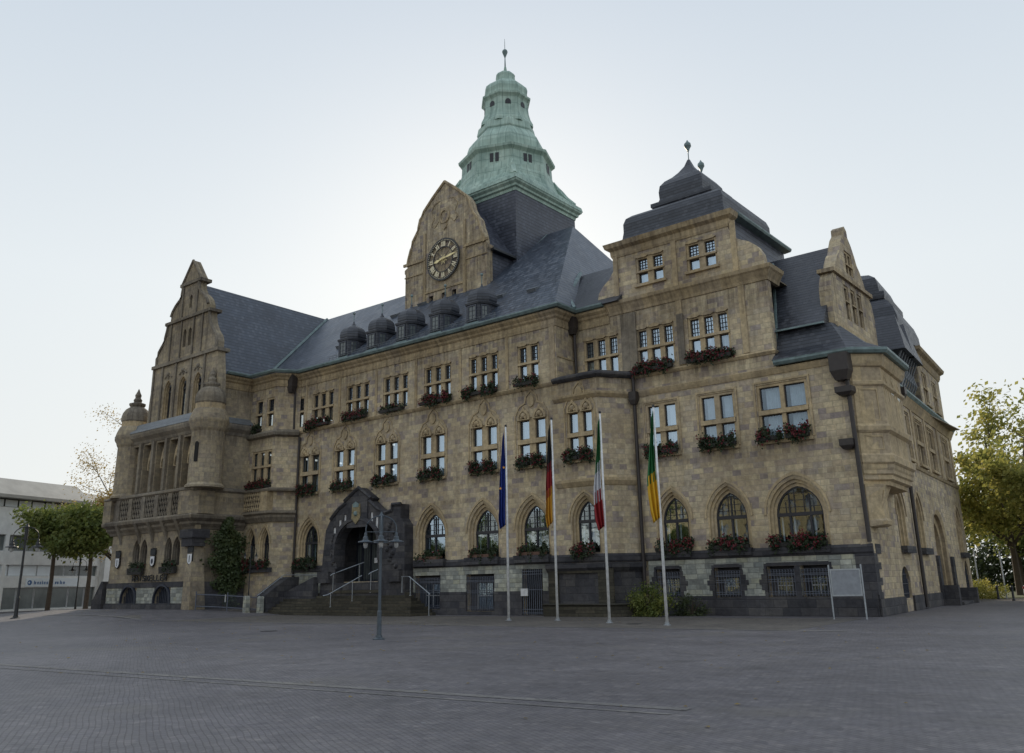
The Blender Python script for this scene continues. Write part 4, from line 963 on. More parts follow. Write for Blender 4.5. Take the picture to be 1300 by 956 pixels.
# clock
ck = MB(); C0 = (cx - .02, 24.45)
def ringp(r, n=40): return [(C0[0] + r * cos(2 * pi * i / n), C0[1] + r * sin(2 * pi * i / n)) for i in range(n)]
ck.slab(CGF, ringp(1.62), [ringp(1.50)], .10, .17); ck.slab(CGF, ringp(1.00), [ringp(.94)], .10, .16)
ck.slab(CGF, ringp(1.44), [ringp(1.40)], .10, .15)
for i in range(60):
    a = 2 * pi * i / 60; mm_ = []
for i in range(12):
    a = pi / 2 - 2 * pi * (i + .5) / 12
    ck.tube([CGF.p(C0[0] + .1 * cos(a), C0[1] + .1 * sin(a), .12), CGF.p(C0[0] + .95 * cos(a), C0[1] + .95 * sin(a), .12)], .012, 4)
for i in range(4): 
    a = pi / 2 * i; ck.tube([CGF.p(C0[0] + 1.55 * cos(a), C0[1] + 1.55 * sin(a), -.02), CGF.p(C0[0] + 1.55 * cos(a), C0[1] + 1.55 * sin(a), .12)], .03, 4)
clock = part(ck, 'clock', 'black', TH)
nm = MB(); ROM = ['XII', 'I', 'II', 'III', 'IV', 'V', 'VI', 'VII', 'VIII', 'IX', 'X', 'XI']
def bar(mb, fr, c, ang, x0, y0, x1, y1, w_, n0, n1):
    ca, sa = cos(ang), sin(ang)
    def tr(x, y): return (c[0] + x * ca - y * sa, c[1] + x * sa + y * ca)
    d = Vector((x1 - x0, y1 - y0)).normalized(); nn = Vector((-d.y, d.x)) * w_ / 2
    L = [tr(x0 + nn.x, y0 + nn.y), tr(x0 - nn.x, y0 - nn.y), tr(x1 - nn.x, y1 - nn.y), tr(x1 + nn.x, y1 + nn.y)]
    mb.slab(fr, L, [], n0, n1)
for i, s_ in enumerate(ROM):
    a = pi / 2 - 2 * pi * i / 12; c = (C0[0] + 1.19 * cos(a), C0[1] + 1.19 * sin(a)); wd = {'I': .11, 'V': .22, 'X': .22}
    tot = sum(wd[q] for q in s_); x = -tot / 2
    for q in s_:
        xm = x + wd[q] / 2; h = .19
        if q == 'I': bar(nm, CGF, c, a - pi / 2, xm, -h, xm, h, .075, .11, .15)
        if q == 'V': bar(nm, CGF, c, a - pi / 2, xm - .07, h, xm, -h, .05, .11, .15); bar(nm, CGF, c, a - pi / 2, xm + .08, h, xm, -h, .055, .111, .149)
        if q == 'X': bar(nm, CGF, c, a - pi / 2, xm - .07, h, xm + .07, -h, .05, .11, .15); bar(nm, CGF, c, a - pi / 2, xm + .08, h, xm - .08, -h, .055, .111, .149)
        x += wd[q]
for i in range(60):
    a = 2 * pi * i / 60; bar(nm, CGF, (C0[0] + 1.47 * cos(a), C0[1] + 1.47 * sin(a)), a, -.022, 0, .022, 0, .05, .12, .18)
part(nm, 'numerals', 'cream', clock)
hd = MB()
a = pi / 2 - 2 * pi * 13.6 / 60
hd.slab(CGF, [(C0[0] + x * cos(a) - y * sin(a), C0[1] + x * sin(a) + y * cos(a)) for x, y in ((-.35, .05), (-.35, -.05), (.3, -.03), (.75, -.09), (1.05, -.05), (1.42, 0), (1.05, .05), (.75, .09), (.3, .03))], [], .22, .25)
a = pi / 2 - 2 * pi * 8.72 / 12
hd.slab(CGF, [(C0[0] + x * cos(a) - y * sin(a), C0[1] + x * sin(a) + y * cos(a)) for x, y in ((-.2, .05), (-.2, -.05), (.3, -.05), (.6, -.12), (.9, 0), (.6, .12), (.3, .05))], [], .18, .21)
hd.ball(CGF.p(C0[0], C0[1], .22), .10)
for i in range(16):
    b_ = 2 * pi * i / 16; bar(hd, CGF, C0, b_, .1, 0, .40 if i % 2 else .30, 0, .035, .125, .14)
part(hd, 'clock_hands', 'gold', clock)
# roof of the clock gable
mb = MB()
s1 = [P(cx - 4.25, 43.5, 24.35), P(cx - 3.9, 43.5, 24.75), P(cx, 43.5, 30.35), P(cx + 3.9, 43.5, 24.75), P(cx + 4.25, 43.5, 24.35)]
mb.rprism(s1, [P(x, 46.0, z) for x, y, z in s1]); mb.wbox(cx - 3.95, cx + 3.95, 43.5, 46.0, 18.0, 24.36)
part(mb, 'clock_gable_roof', 'slateV', TH)
mb = MB(); mb.wbox(cx + 4.05, cx + 4.38, 43.3, 46.0, 24.22, 24.38); mb.wbox(cx - 4.4, cx - 4.05, 43.3, 46.0, 24.22, 24.38); pieces(mb, 'gutter', 'iron', TH)

# ---- onion dormers
for c in (-45.42, -42.5, -39.62, -36.55, -33.42):
    D0 = (c, 38.55); 
    mb = MB()
    pl = [(-.82, 39.8), (-.82, 38.35), (-.48, 37.62), (.48, 37.62), (.82, 38.35), (.82, 39.8)]
    q = lambda k, z, e=0: [(c + x * (1 + e), y - e * .6 if y < 39 else y, z) for x, y in pl]
    mb.rings([q(0, 16.75), q(0, 18.12)])
    d = part(mb, 'dormer', 'slateD', TH)
    mb = MB()
    mb.rings([q(0, 18.12, .10), q(0, 18.24, .14), q(0, 18.30, .06)])
    def oc(r_, z, k_=1.0): return [(c + r_ * cos(pi / 8 + pi / 4 * i), 38.52 + r_ * k_ * sin(pi / 8 + pi / 4 * i), z) for i in range(8)]
    mb.rings([oc(r_, z) for r_, z in ((.94, 18.28), (.98, 18.42), (.98, 18.60), (.93, 18.82), (.80, 19.02), (.60, 19.18), (.38, 19.29), (.18, 19.40), (.07, 19.56), (.03, 19.7))])
    mb.rprism([(c - .8, 38.6, 18.29), (c + .8, 38.6, 18.29), (c, 38.6, 18.75)], [(c - .8, 40.0, 18.29), (c + .8, 40.0, 18.29), (c, 40.0, 18.75)])
    part(mb, 'dome', 'slateD', d, smooth=False)
    mb = MB(); mb.tube([(c, 38.52, 19.6), (c, 38.52, 20.3)], .03, 5); mb.ball((c, 38.52, 20.3), .10, 6); part(mb, 'finial', 'gutter', d)
    f = MB(); pm = MB()
    DF = Fr((c, 37.62), (1, 0)); DR = Fr((c + .48, 37.62), (.34, .73)); DL = Fr((c - .82, 38.35), (.34, -.73))
    for F_, u0, u1 in ((DF, -.27, .27), (DR, .24, .58), (DL, .24, .58)):
        f.slab(F_, rect(u0 - .08, u1 + .08, 17.02, 18.06), [rect(u0, u1, 17.1, 17.98)], -.01, .05)
        f.box(F_, (u0 + u1) / 2 - .02, (u0 + u1) / 2 + .02, 17.1, 17.98, 0.012, .03)
        for z in (17.4, 17.7): f.box(F_, u0, u1, z - .01, z + .01, 0.013, .027)
        pm.box(F_, u0, u1, 17.1, 17.98, -.01, .01)
    part(f, 'frame', 'cage', d); part(pm, 'pane', 'bgglass', d)
    mb = MB(); mb.rings([q(0, 16.72, .25), q(0, 16.86, .22), q(0, 16.98, .02)]); part(mb, 'flashing', 'gutter', d)

# ---- gabled left wing
HW = []
WB, WU = Fr((0, 32.5), (1, 0)), Fr((0, 33.15), (1, 0))
for c in (-60.8, -56.5):
    for s_ in (-.52, .52): pointed_window(WB, HW, c + s_, .80, 3.3, 4.35, 5.1, wall_w=.08, hood=False, deep=.5, col='trimD')
HW2 = []
LG = (-62.75, -60.95, -59.15, -57.35, -55.55)
for c in LG: HW2.append(rect(c - .62, c + .62, 8.5, 12.05))
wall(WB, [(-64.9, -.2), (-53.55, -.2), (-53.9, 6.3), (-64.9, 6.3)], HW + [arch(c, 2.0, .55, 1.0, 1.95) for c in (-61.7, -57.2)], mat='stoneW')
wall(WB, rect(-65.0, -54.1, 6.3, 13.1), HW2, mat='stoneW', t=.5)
# loggia lights
mb = MB(); pm = MB(); l2 = MB(); l3 = MB()
for c in LG:
    L = arch(c, 1.0, 8.6, 10.9, 11.85); l2.slab(WB, rect(c - .618, c + .618, 8.502, 12.048), [L], -.62, -.5)
    mb.slab(WB, arch(c, .98, 10.2, 10.7, 11.95), [arch(c - .2, .34, 10.25, 10.5, 10.95, 4), arch(c + .2, .34, 10.25, 10.5, 10.95, 4), [(c + .2 * cos(2 * pi * i / 10), 11.22 + .2 * sin(2 * pi * i / 10)) for i in range(10)]], -.40, -.30)
    mb.box(WB, c - .04, c + .04, 8.6, 10.3, -.40, -.31)
    pm.box(WB, c - .45, c + .45, 8.6, 11.8, -.80, -.76)
for c in (-63.65, -61.85, -60.05, -58.25, -56.45, -54.65):
    l3.box(WB, c - .15, c + .15, 8.5, 12.2, -.02, .20)
pieces(l2, 'loggia_wall', 'stoneW', TH); pieces(l3, 'pilaster', 'trimD', TH)
lg = part(mb, 'loggia_tracery', 'trim', TH); pieces(pm, 'pane', 'dark', lg)
mb = MB()
wp_ = [(-65.2, 40), (-65.2, 32.5), (-54.1, 32.5), (-54.1, 36.42)]
mb.sweep(wp_, [(-.3, 5.55), (.06, 5.6), (.12, 5.75), (.30, 5.95), (.30, 6.1), (.55, 6.3), (.58, 6.5), (.50, 6.62), (-.3, 6.64)])
mb.sweep([(-65.2, 40), (-65.2, 32.5), (-54.1, 32.5), (-54.1, 36.42)], [(-.3, 8.1), (.45, 8.1), (.58, 8.2), (.58, 8.32), (.2, 8.46), (-.3, 8.48)])
mb.sweep([(-65.0, 40), (-65.0, 32.5), (-54.1, 32.5), (-54.1, 36.42)], [(-.3, 12.15), (.05, 12.2), (.12, 12.4), (.35, 12.65), (.42, 12.85), (.42, 13.0), (-.3, 13.02)])
pieces(mb, 'cornice', 'trimD', TH, 'heavy weathered mouldings of the gabled wing')
mb = MB()
mb.sweep([(-65.0, 40), (-65.0, 32.5), (-54.1, 32.5), (-54.1, 36.42)], [(-.5, 13.02), (.44, 13.02), (.38, 13.18), (.05, 13.4), (-.1, 13.75), (-.5, 13.85)])
part(mb, 'ledge_roof', 'lead', TH)
# balustrade zone
mb = MB(); mb.box(WB, -63.5, -54.8, 6.64, 8.1, .26, .34); part(mb, 'balustrade_backing', 'basalt', TH)
mb = MB()
pn = (-62.75, -60.95, -59.15, -57.35, -55.55)
mb.box(WB, -65.4, -54.05, 6.62, 8.12, -.4, .30)
for c in (-64.9, -63.65, -61.85, -60.05, -58.25, -56.45, -54.5): mb.box(WB, c - .25, c + .25, 6.6, 8.12, .25, .52)
for c in pn:
    for i in range(4):
        u0 = c - .64 + i * .32
        for s_ in (-1, 1): mb.tube([WB.p(u0 + (0 if s_ > 0 else .32), 6.62, .44), WB.p(u0 + (.32 if s_ > 0 else 0), 7.36, .44), WB.p(u0 + (0 if s_ > 0 else .32), 8.12, .44)], .045, 5)
part(mb, 'balustrade', 'trimD', TH, 'diamond lattice balustrade of the gabled wing')
mb = MB(); mb.rings([[(-55.3, 31.96, z), (-54.0 , 31.96, z), (-53.5, 32.4, z), (-53.5, 33.6, z), (-55.3, 33.6, z)] for z in (6.6, 8.14)]); mb.wbox(-65.75, -64.6, 31.96, 33.2, 6.6, 8.14)
pieces(mb, 'balcony_pier', 'stoneW', TH)
mb = MB(); mb.box(WS, 33.3, 36.4, 6.62, 8.12, -.3, .42); part(mb, 'balcony_wall', 'stoneW', TH)
# corbel brackets
mb = MB()
for c in (-63.65, -61.0, -59.2, -57.4, -55.6): mb.rprism([WB.p(c - .16, 6.3, 0), WB.p(c - .16, 6.3, .55), WB.p(c - .16, 5.3, .10), WB.p(c - .16, 4.9, 0)], [WB.p(c + .16, 6.3, 0), WB.p(c + .16, 6.3, .55), WB.p(c + .16, 5.3, .10), WB.p(c + .16, 4.9, 0)])
pieces(mb, 'corbel', 'trimD', TH)
# side wall
WSW = []
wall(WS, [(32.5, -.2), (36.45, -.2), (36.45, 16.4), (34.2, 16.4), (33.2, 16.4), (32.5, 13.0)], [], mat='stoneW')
mb = MB(); mb.box(WS, 32.3, 36.4, -.2, .62 + .4, -.02, .55); part(mb, 'plinth', 'basalt', TH)
mb = MB(); mb.box(WS, 32.36, 36.42, 1.0, 2.15, -.02, .50); part(mb, 'plinth', 'basalt', TH)
mb = MB(); mb.hexa([(-65.1, 32.25, -.2), (-53.5, 32.25, -.2), (-53.5, 32.52, -.2), (-65.1, 32.52, -.2), (-65.0, 32.35, .8), (-53.55, 32.35, .8), (-53.55, 32.52, .8), (-65.0, 32.52, .8)])
part(mb, 'plinth', 'basalt', TH)
mb = MB(); mb.box(WB, -64.98, -53.58, 1.85, 2.2, -.02, .10); part(mb, 'stone_band', 'basalt', TH)
mb = MB(); mb.slab(WB, [(-66.6, -.1), (-65.15, -.1), (-65.15, 2.35), (-65.4, 2.35), (-66.35, 1.2), (-66.6, .9)], [], -.6, .3); part(mb, 'stair_parapet', 'basalt', TH, 'sloping dark parapet at the left corner of the gabled wing')
mb = MB()
for a_, b_ in ((-64.95, -62.75), (-60.65, -58.25), (-56.15, -53.6)): mb.box(WB, a_, b_, .8, 1.85, -.02, .06)
pieces(mb, 'plinth', 'greyblock', TH)
for c in (-61.7, -57.2):
    mb = MB(); L = arch(c, 2.0, .55, 1.0, 1.95); tri = tessellate_polygon([[Vector((p, q, 0)) for p, q in L]]); mb.add([WB.p(p, q, -.3) for p, q in L], tri)
    L2 = arch(c, 2.2, .5, 1.0, 2.06); mb.slab(WB, L2, [scale_loop(L, c, .55, .99)], .0, .16)
    for i in range(1, 9):
        q = c - 1 + 2 * i / 9; f = 1 - abs(q - c); mb.box(WB, q - .02, q + .02, .55, 1.0 + .95 * min(1, f * 1.3), -.1, -.05)
    part(mb, 'cellar_grille', 'cage', TH)
# buttress at corner under the turret, dark bracket
mb = MB(); mb.hexa([(-54.5, 32.3, -.2), (-53.3, 32.2, -.2), (-53.3, 33.4, -.2), (-54.5, 33.4, -.2), (-54.5, 32.42, 5.5), (-53.95, 32.42, 5.5), (-53.95, 33.2, 5.5), (-54.5, 33.2, 5.5)])
part(mb, 'buttress', 'stoneW', TH)
mb = MB(); mb.wbox(-54.9, -53.6, 32.2, 33.2, 4.45, 5.0); mb.wbox(-55.0, -53.45, 32.1, 33.4, 5.0, 5.56); part(mb, 'bracket', 'basalt', TH)
# turrets
for tx, ty in ((-53.85, 32.95), (-64.1, 32.95)):
    mb = MB(); c = (tx, ty)
    mb.lathe(c, [(1.05, 8.3), (1.3, 8.32), (1.3, 8.46), (1.14, 8.6), (1.10, 12.15), (1.2, 12.35), (1.28, 12.65), (1.34, 12.85), (1.34, 13.0), (1.26, 13.3), (1.14, 13.6), (1.06, 13.75)], 20)
    t_ = part(mb, 'turret', 'stoneW', TH, smooth=False)
    mb = MB(); mb.lathe(c, [(1.0, 13.7), (1.0, 14.15), (.96, 14.2)], 20); part(mb, 'frieze', 'trim', t_)
    mb = MB(); mb.lathe(c, [(1.0, 14.12), (1.06, 14.22), (1.05, 14.55), (.97, 14.85), (.78, 15.15), (.50, 15.35), (.6, 15.5), (.6, 15.62), (.28, 15.72), (.32, 15.92), (.2, 16.1), (.24, 16.3), (.1, 16.6), (.03, 16.8)], 16); part(mb, 'dome', 'trimD', t_)
mb = MB(); TF = Fr((-53.85 + 1.11 * sin(R(15)), 32.95 - 1.11 * cos(R(15))), (cos(R(15)), sin(R(15))))
mb.slab(TF, arch(.1, .3, 10.0, 11.2, 11.4, 4), [], -.2, .02); part(mb, 'slit_window', 'dark', TH)
# gable
gc = -58.05
t1 = [(4.85, 13.0), (4.75, 14.5), (4.62, 16.0), (4.4, 17.4), (4.3, 18.05), (4.45, 18.12), (4.45, 18.3), (4.05, 18.35), (4.08, 18.9), (3.88, 19.4), (3.45, 19.85), (3.1, 20.4), (2.9, 21.0), (2.85, 21.3), (3.0, 21.36), (3.0, 21.54), (2.6, 21.58), (2.56, 22.0), (2.35, 22.4), (1.95, 22.8), (1.5, 23.1), (1.22, 23.5), (1.12, 24.05), (1.3, 24.12), (1.3, 24.32), (0, 26.05)]
outl = [(gc - a, b) for a, b in t1] + [(gc + a, b) for a, b in reversed(t1[:-1])]
HWG = []
for c in (-60.2, -58.15, -56.15): pointed_window(WU, HWG, c, .78, 14.0, 16.1, 16.75, wall_w=.14, hood=False, deep=.4)
mb = MB(); holes = HWG + [arch(gc - .35, .4, 19.2, 20.3, 20.6, 4), arch(gc + .35, .4, 19.2, 20.3, 20.6, 4), arch(gc + .1, .36, 22.2, 23.0, 23.25, 4)]
mb.slab(WU, list(reversed(outl)), holes, -.6, 0)
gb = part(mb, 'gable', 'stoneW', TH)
mb = MB(); mb.box(WU, gc - .6, gc + .6, 19.1, 23.4, -.5, -.45); part(mb, 'pane', 'dark', gb)
mb = MB()
mb.box(WU, gc - 4.5, gc + 4.5, 18.08, 18.33, -.85, .18); mb.box(WU, gc - 3.1, gc + 3.1, 21.34, 21.56, -.85, .16); mb.box(WU, gc - 1.4, gc + 1.4, 24.1, 24.34, -.85, .14)
for x in (-4.3, -3.0, -1.1, .95, 2.75): mb.box(WU, gc + x - .1, gc + x + .1, 13.8, 18.08, -.02, .10)
for x in (-2.3, -.85, .85, 2.0): mb.box(WU, gc + x - .08, gc + x + .08, 18.33, 21.34, -.02, .08)
for x in (-1.0, 1.0): mb.box(WU, gc + x - .08, gc + x + .08, 21.56, 24.1, -.02, .08)
for s_ in (-1, 1):
    mb.tube([WU.p(gc + s_ * a, b, .02) for a, b in t1[7:15]], .12, 5); mb.tube([WU.p(gc + s_ * a, b, .02) for a, b in t1[17:24]], .12, 5); mb.tube([WU.p(gc + s_ * a, b, .02) for a, b in t1[24:]], .10, 5)
for c in (-60.2, -58.15, -56.15):
    mb.tube([WU.p(c + a, b, .02) for a, b in ((-.5, 17.1), (-.2, 17.3), (0, 17.05), (.2, 17.3), (.5, 17.1))], .06, 5); mb.ball(WU.p(c, 17.4, .02), .16, 6)
part(mb, 'moulding', 'trimD', gb)

# ---- portal
PF = P1
po = [(-46.25, -.2), (-46.2, 1.9), (-46.05, 3.6), (-45.85, 5.2), (-45.4, 5.9), (-44.6, 6.55), (-43.95, 6.85), (-44.05, 7.0), (-42.75, 7.75), (-41.55, 7.0), (-41.7, 6.85), (-41.0, 6.35), (-40.2, 6.0), (-39.6, 6.1), (-39.6, 6.45), (-38.85, 6.45), (-38.85, 5.6), (-38.5, 5.2), (-38.45, 1.9), (-38.45, -.2)]
ai = arch(-42.75, 4.0, 1.9, 4.0, 5.65, 8)
mb = MB(); mb.slab(PF, list(reversed([(a, b) for a, b in po])), [ai] + [rect(-45.12, -44.86, 4.5, 5.35), rect(-44.6, -44.34, 5.05, 5.8), rect(-44.1, -43.88, 5.5, 6.1), rect(-41.58, -41.34, 5.5, 6.1), rect(-41.12, -40.86, 5.0, 5.8)], 0.0, .72)
portal = part(mb, 'portal', 'basalt', TH)
mb = MB()
for (a_, b_, c_, d_) in ((-45.12, -44.86, 4.5, 5.35), (-44.6, -44.34, 5.05, 5.8), (-44.1, -43.88, 5.5, 6.1), (-41.58, -41.34, 5.5, 6.1), (-41.12, -40.86, 5.0, 5.8)): mb.box(PF, a_, b_, c_, d_, .62, .66)
pieces(mb, 'inlay', 'ironw', portal)
mb = MB()
oa = arch(-42.75, 4.5, 3.2, 4.0, 5.95, 8); ib = arch(-42.75, 4.05, 3.2, 4.0, 5.7, 8)
mb.slab(PF, oa[1:] + [oa[0]] + list(reversed(ib[1:] + [ib[0]])), [], .70, .86)
mb.tube([PF.p(a, b, .74) for a, b in po[4:16]], .12, 5)
mb.box(PF, -39.75, -38.7, 1.9, 2.6, .7, .95); mb.box(PF, -46.3, -45.2, 1.9, 2.6, .7, .95)
mb.box(PF, -43.7, -41.8, 5.25, 6.95, .71, .80)
for i in range(14): 
    q = random.uniform(0, 1)
    mb.ball(PF.p(-45.2 + .5 * q, 2.8 + i * .16, .72), .12, 6); mb.ball(PF.p(-40.0 + .8 * q, 2.8 + i * .2, .72), .16, 6)
part(mb, 'carving', 'basalt', portal)
mb = MB(); mb.slab(PF, [(-43.15, 6.7), (-43.2, 5.8), (-42.8, 5.45), (-42.4, 5.8), (-42.45, 6.7)], [], .80, .87); cr = part(mb, 'crest', 'brassy', portal)
mb = MB(); mb.slab(PF, [(-43.1, 6.68), (-42.8, 6.85), (-42.5, 6.68), (-42.55, 6.5), (-43.05, 6.5)], [], .871, .90); mb.ball(PF.p(-42.8, 6.1, .86), .16, 8); part(mb, 'crest_relief', 'gutter', portal)
# vestibule behind the portal arch
mb = MB(); mb.box(PF, -45.3, -40.4, 1.7, 1.9, -3.2, .0); mb.box(PF, -45.5, -45.3, 1.7, 5.9, -3.2, -.46); mb.box(PF, -40.4, -40.2, 1.7, 5.9, -3.2, -.46); mb.box(PF, -45.5, -40.2, 5.75, 5.9, -3.2, -.46)
part(mb, 'vestibule', 'basalt', TH)
mb = MB(); mb.box(PF, -45.3, -40.4, 1.9, 5.75, -1.60, -1.55)
door = part(mb, 'door', 'bgglass', TH)
mb = MB()
for q in (-45.3, -44.75, -43.95, -42.9, -42.0, -41.2, -40.5): mb.box(PF, q, q + .09, 1.9, 5.75, -1.55, -1.46)
for z in (2.0, 4.3, 4.42): mb.box(PF, -45.3, -40.4, z, z + .08, -1.555, -1.45)
for i in range(22): mb.box(PF, -45.2 + i * .22, -45.175 + i * .22, 1.9, 4.3, -1.44, -1.42)
part(mb, 'frame', 'cage', door)
mb = MB(); mb.box(PF, -43.45, -43.15, 3.1, 3.42, -1.40, -1.39); part(mb, 'notice', 'white', door)

# ---- entrance steps
mb = MB(); NS = 11
for i in range(8):
    z0_, z1_ = (-.2 if i == 0 else .16 * i - .02), .16 * (i + 1); o = i * .29
    mb.wbox(-49.3, -35.9 - o, 35.1 + o, 37.1, z0_, z1_)
for i in range(4):
    mb.wbox(-45.2, -40.5, 37.12 + i * .27 if i else 37.02, 38.6, 1.26 + .16 * i, 1.28 + .155 * (i + 1))
part(mb, 'staircase', 'steps', TH)
mb = MB()
mb.rprism([(-50.3, 35.2, -.2), (-50.3, 37.75, -.2), (-50.3, 37.75, 2.35), (-50.3, 36.9, 2.35), (-50.3, 35.2, 1.25)], [(-49.3, 35.2, -.2), (-49.3, 37.75, -.2), (-49.3, 37.75, 2.35), (-49.3, 36.9, 2.35), (-49.3, 35.2, 1.25)])
mb.rprism([(-49.3, 36.6, -.2), (-49.3, 37.0, -.2), (-49.3, 37.0, 1.35), (-49.3, 36.6, 1.35)], [(-46.3, 36.6, -.2), (-46.3, 37.0, -.2), (-46.3, 37.0, 2.3), (-46.3, 36.6, 2.3)])
pieces(mb, 'stair_parapet', 'basalt', TH)
mb = MB(); mb.box(P1, -50.0, -46.3, 1.2, 2.6, .05, .25) if False else None

def rail(name, pts, posts, label, r=.028):
    t = thing(name, label, 'handrail', 'handrails on the entrance steps', (posts[0][0], posts[0][1], posts[0][2]))
    mb = MB(); mb.tube(pts, r, 6); part(mb, 'top_rail', 'steel', t)
    for (x, y, z, zt) in posts:
        mb = MB(); mb.tube([(x, y, z - .02), (x, y, zt)], r * .9, 6); mb.lathe((x, y), [(.06, z - .01), (.06, z + .02)], 8); part(mb, 'post', 'steel', t)
rail('handrail', [(-43.8, 35.4, 1.15), (-43.6, 35.6, 1.2), (-42.0, 36.9, 2.3)], [(-43.45, 35.7, .16 * 3, 1.3), (-42.45, 36.55, .16 * 5, 2.0)], 'steel handrail at the foot of the steps left of the lamp post')
rail('handrail', [(-45.0, 36.9, 2.35), (-44.9, 37.0, 2.45), (-43.5, 38.4, 3.15)], [(-44.9, 37.05, 1.28, 2.45), (-43.75, 38.2, 1.9, 3.05)], 'steel handrail climbing to the door on the left of the portal')
rail('handrail', [(-41.4, 36.9, 2.35), (-41.35, 37.0, 2.45), (-40.6, 37.7, 2.85)], [(-41.35, 37.05, 1.28, 2.43)], 'short steel handrail on the upper landing in front of the portal')
rail('handrail', [(-38.35, 36.75, 2.17), (-37.3, 36.35, 2.15), (-35.6, 36.35, 1.15)], [(-38.3, 36.75, 1.28, 2.17), (-37.25, 36.4, 1.1, 2.15), (-35.7, 36.35, 0, 1.2)], 'steel handrail at the right hand end of the steps with a level top')
rail('handrail', [(-50.0, 35.0, 1.2), (-49.85, 35.2, 1.38), (-49.8, 36.9, 2.5), (-46.4, 37.0, 2.42)], [(-49.85, 35.4, 1.3, 1.5), (-49.8, 36.7, 2.3, 2.45)], 'long steel handrail on top of the dark stair parapet')

# ---- downpipes
def pipe(pts, r, heads, mat='pipe'):
    mb = MB(); mb.tube(pts, r, 8)
    for (x, y, z0_, z1_, w_) in heads: mb.rings([rring(x, y, w_ * .6, w_ * .5, z0_), rring(x, y, w_, w_ * .8, z0_ + (z1_ - z0_) * .35), rring(x, y, w_, w_ * .8, z1_)])
    part(mb, 'downpipe', mat, TH)
pipe([(-50.35, 37.45, 15.7), (-50.35, 37.5, 12.5)], .09, [(-50.4, 37.2, 15.1, 16.4, .30)])
pipe([(-49.85, 37.65, 11.9), (-49.85, 37.65, 2.0), (-49.85, 37.6, 1.0)], .085, [])
pipe([(-27.15, 39.35, 15.4), (-27.15, 39.4, 12.6)], .09, [(-27.2, 39.2, 15.3, 16.3, .28)])
pipe([(-23.45, 39.35, 12.2), (-23.45, 39.35, 1.0)], .10, [(-23.45, 39.3, 10.7, 11.4, .22)])
pipe([(-12.3, 39.35, 11.0), (-12.3, 39.42, 10.0), (-12.2, 39.4, 3.1)], .10, [(-12.45, 39.25, 10.25, 11.5, .42), (-12.4, 39.3, 9.55, 9.95, .38), (-12.6, 39.35, 7.15, 7.6, .30)])
pipe([RF.p(9.9, 11.2, .3), RF.p(9.9, 10.6, .16), RF.p(9.9, .1, .16)], .10, [(*RF.p(9.9, 0, .35)[:2], 11.0, 11.6, .25)])
# basement gate under the flagpoles
mb = MB()
for i in range(10): mb.box(P1, -30.04 + i * .135, -30.01 + i * .135, .03, 2.36, .03, .06)
for z in (.12, .3, 1.3, 2.1, 2.25): mb.box(P1, -30.1, -28.7, z, z + .03, .025, .065)
gate = part(mb, 'cellar_gate', 'grille', TH)
mb = MB(); mb.box(P1, -30.15, -29.68, 1.0, 1.38, .066, .12); part(mb, 'lock_box', 'ironw', gate)
mb = MB(); mb.box(P1, -30.1, -28.7, .0, 2.4, -.43, -.40); part(mb, 'door', 'dark', TH)

# ================================================================== FLOWERS
def clump(mb, mbr, L, lush, redn, hang=.35):
    n = int(620 * L * lush); cs = [(random.uniform(-L / 2, L / 2), random.uniform(-.12, .14), random.uniform(-.05, .22)) for _ in range(max(3, int(L * 7)))]
    for _ in range(n):
        c = random.choice(cs); v = Vector((random.gauss(0, .10), random.gauss(0, .08), random.gauss(0, .11)))
        p = Vector(c) + v
        if p.y < -.05: p.z -= random.uniform(0, hang)
        a = Vector((random.gauss(0, 1), random.gauss(0, 1), random.gauss(0, .6) + .5)).normalized(); b = a.orthogonal().normalized(); c2 = a.cross(b); s_ = random.uniform(.035, .065)
        mb.add([p + b * s_, p + c2 * s_, p - b * s_, p - c2 * s_], [(0, 1, 2, 3)])
    for _ in range(int(redn * L * .55)):
        c = random.choice(cs); p = Vector(c) + Vector((random.gauss(0, .12), -abs(random.gauss(.06, .10)), random.gauss(.06, .13)))
        if random.random() < .3: p.z -= random.uniform(0, hang); p.y = -.22
        for k in range(5):
            q = p + Vector((random.gauss(0, .022), random.gauss(0, .022), random.gauss(0, .022))); a = Vector((random.gauss(0, 1), random.gauss(0, 1) - 1, random.gauss(0, 1))).normalized(); b = a.orthogonal().normalized() * .034; c2 = a.cross(b).normalized() * .034
            mbr.add([q + b, q + c2, q - b, q - c2], [(0, 1, 2, 3)])
_cache = {}
def flowerbox(fr, u, z, L, lush=1.0, redn=60, n=.26, label='', group='window boxes along the facade', boxm='boxD', boxh=.17, green='gerL'):
    key = (round(L, 1), lush, redn, boxm, green, random.randint(0, 2))
    x, y, zz = fr.p(u, z, n); rz = math.atan2(fr.u[1], fr.u[0])
    t = thing('flower_box', label, 'flower box', group, (x, y, zz)); t.rotation_euler = (0, 0, rz)
    if key not in _cache:
        b = MB(); b.hexa([(-L / 2, -.10, 0), (L / 2, -.10, 0), (L / 2, .10, 0), (-L / 2, .10, 0), (-L / 2 - .02, -.13, boxh), (L / 2 + .02, -.13, boxh), (L / 2 + .02, .12, boxh), (-L / 2 - .02, .12, boxh)])
        g, r_ = MB(), MB(); clump(g, r_, L, lush, redn); 
        for mm_ in (g, r_): mm_.v = [(a, b2, c + boxh + .04) for a, b2, c in mm_.v]
        o = [b.build('planter', boxm, t), g.build('foliage', green, t, recalc=False)]
        if redn: o.append(r_.build('blossoms', 'red', t, recalc=False))
        _cache[key] = [(q.name.split('.')[0], q.data) for q in o]
    else:
        for nm_, da in _cache[key]:
            q = bpy.data.objects.new(nm_, da); COL.objects.link(q); q.parent = t
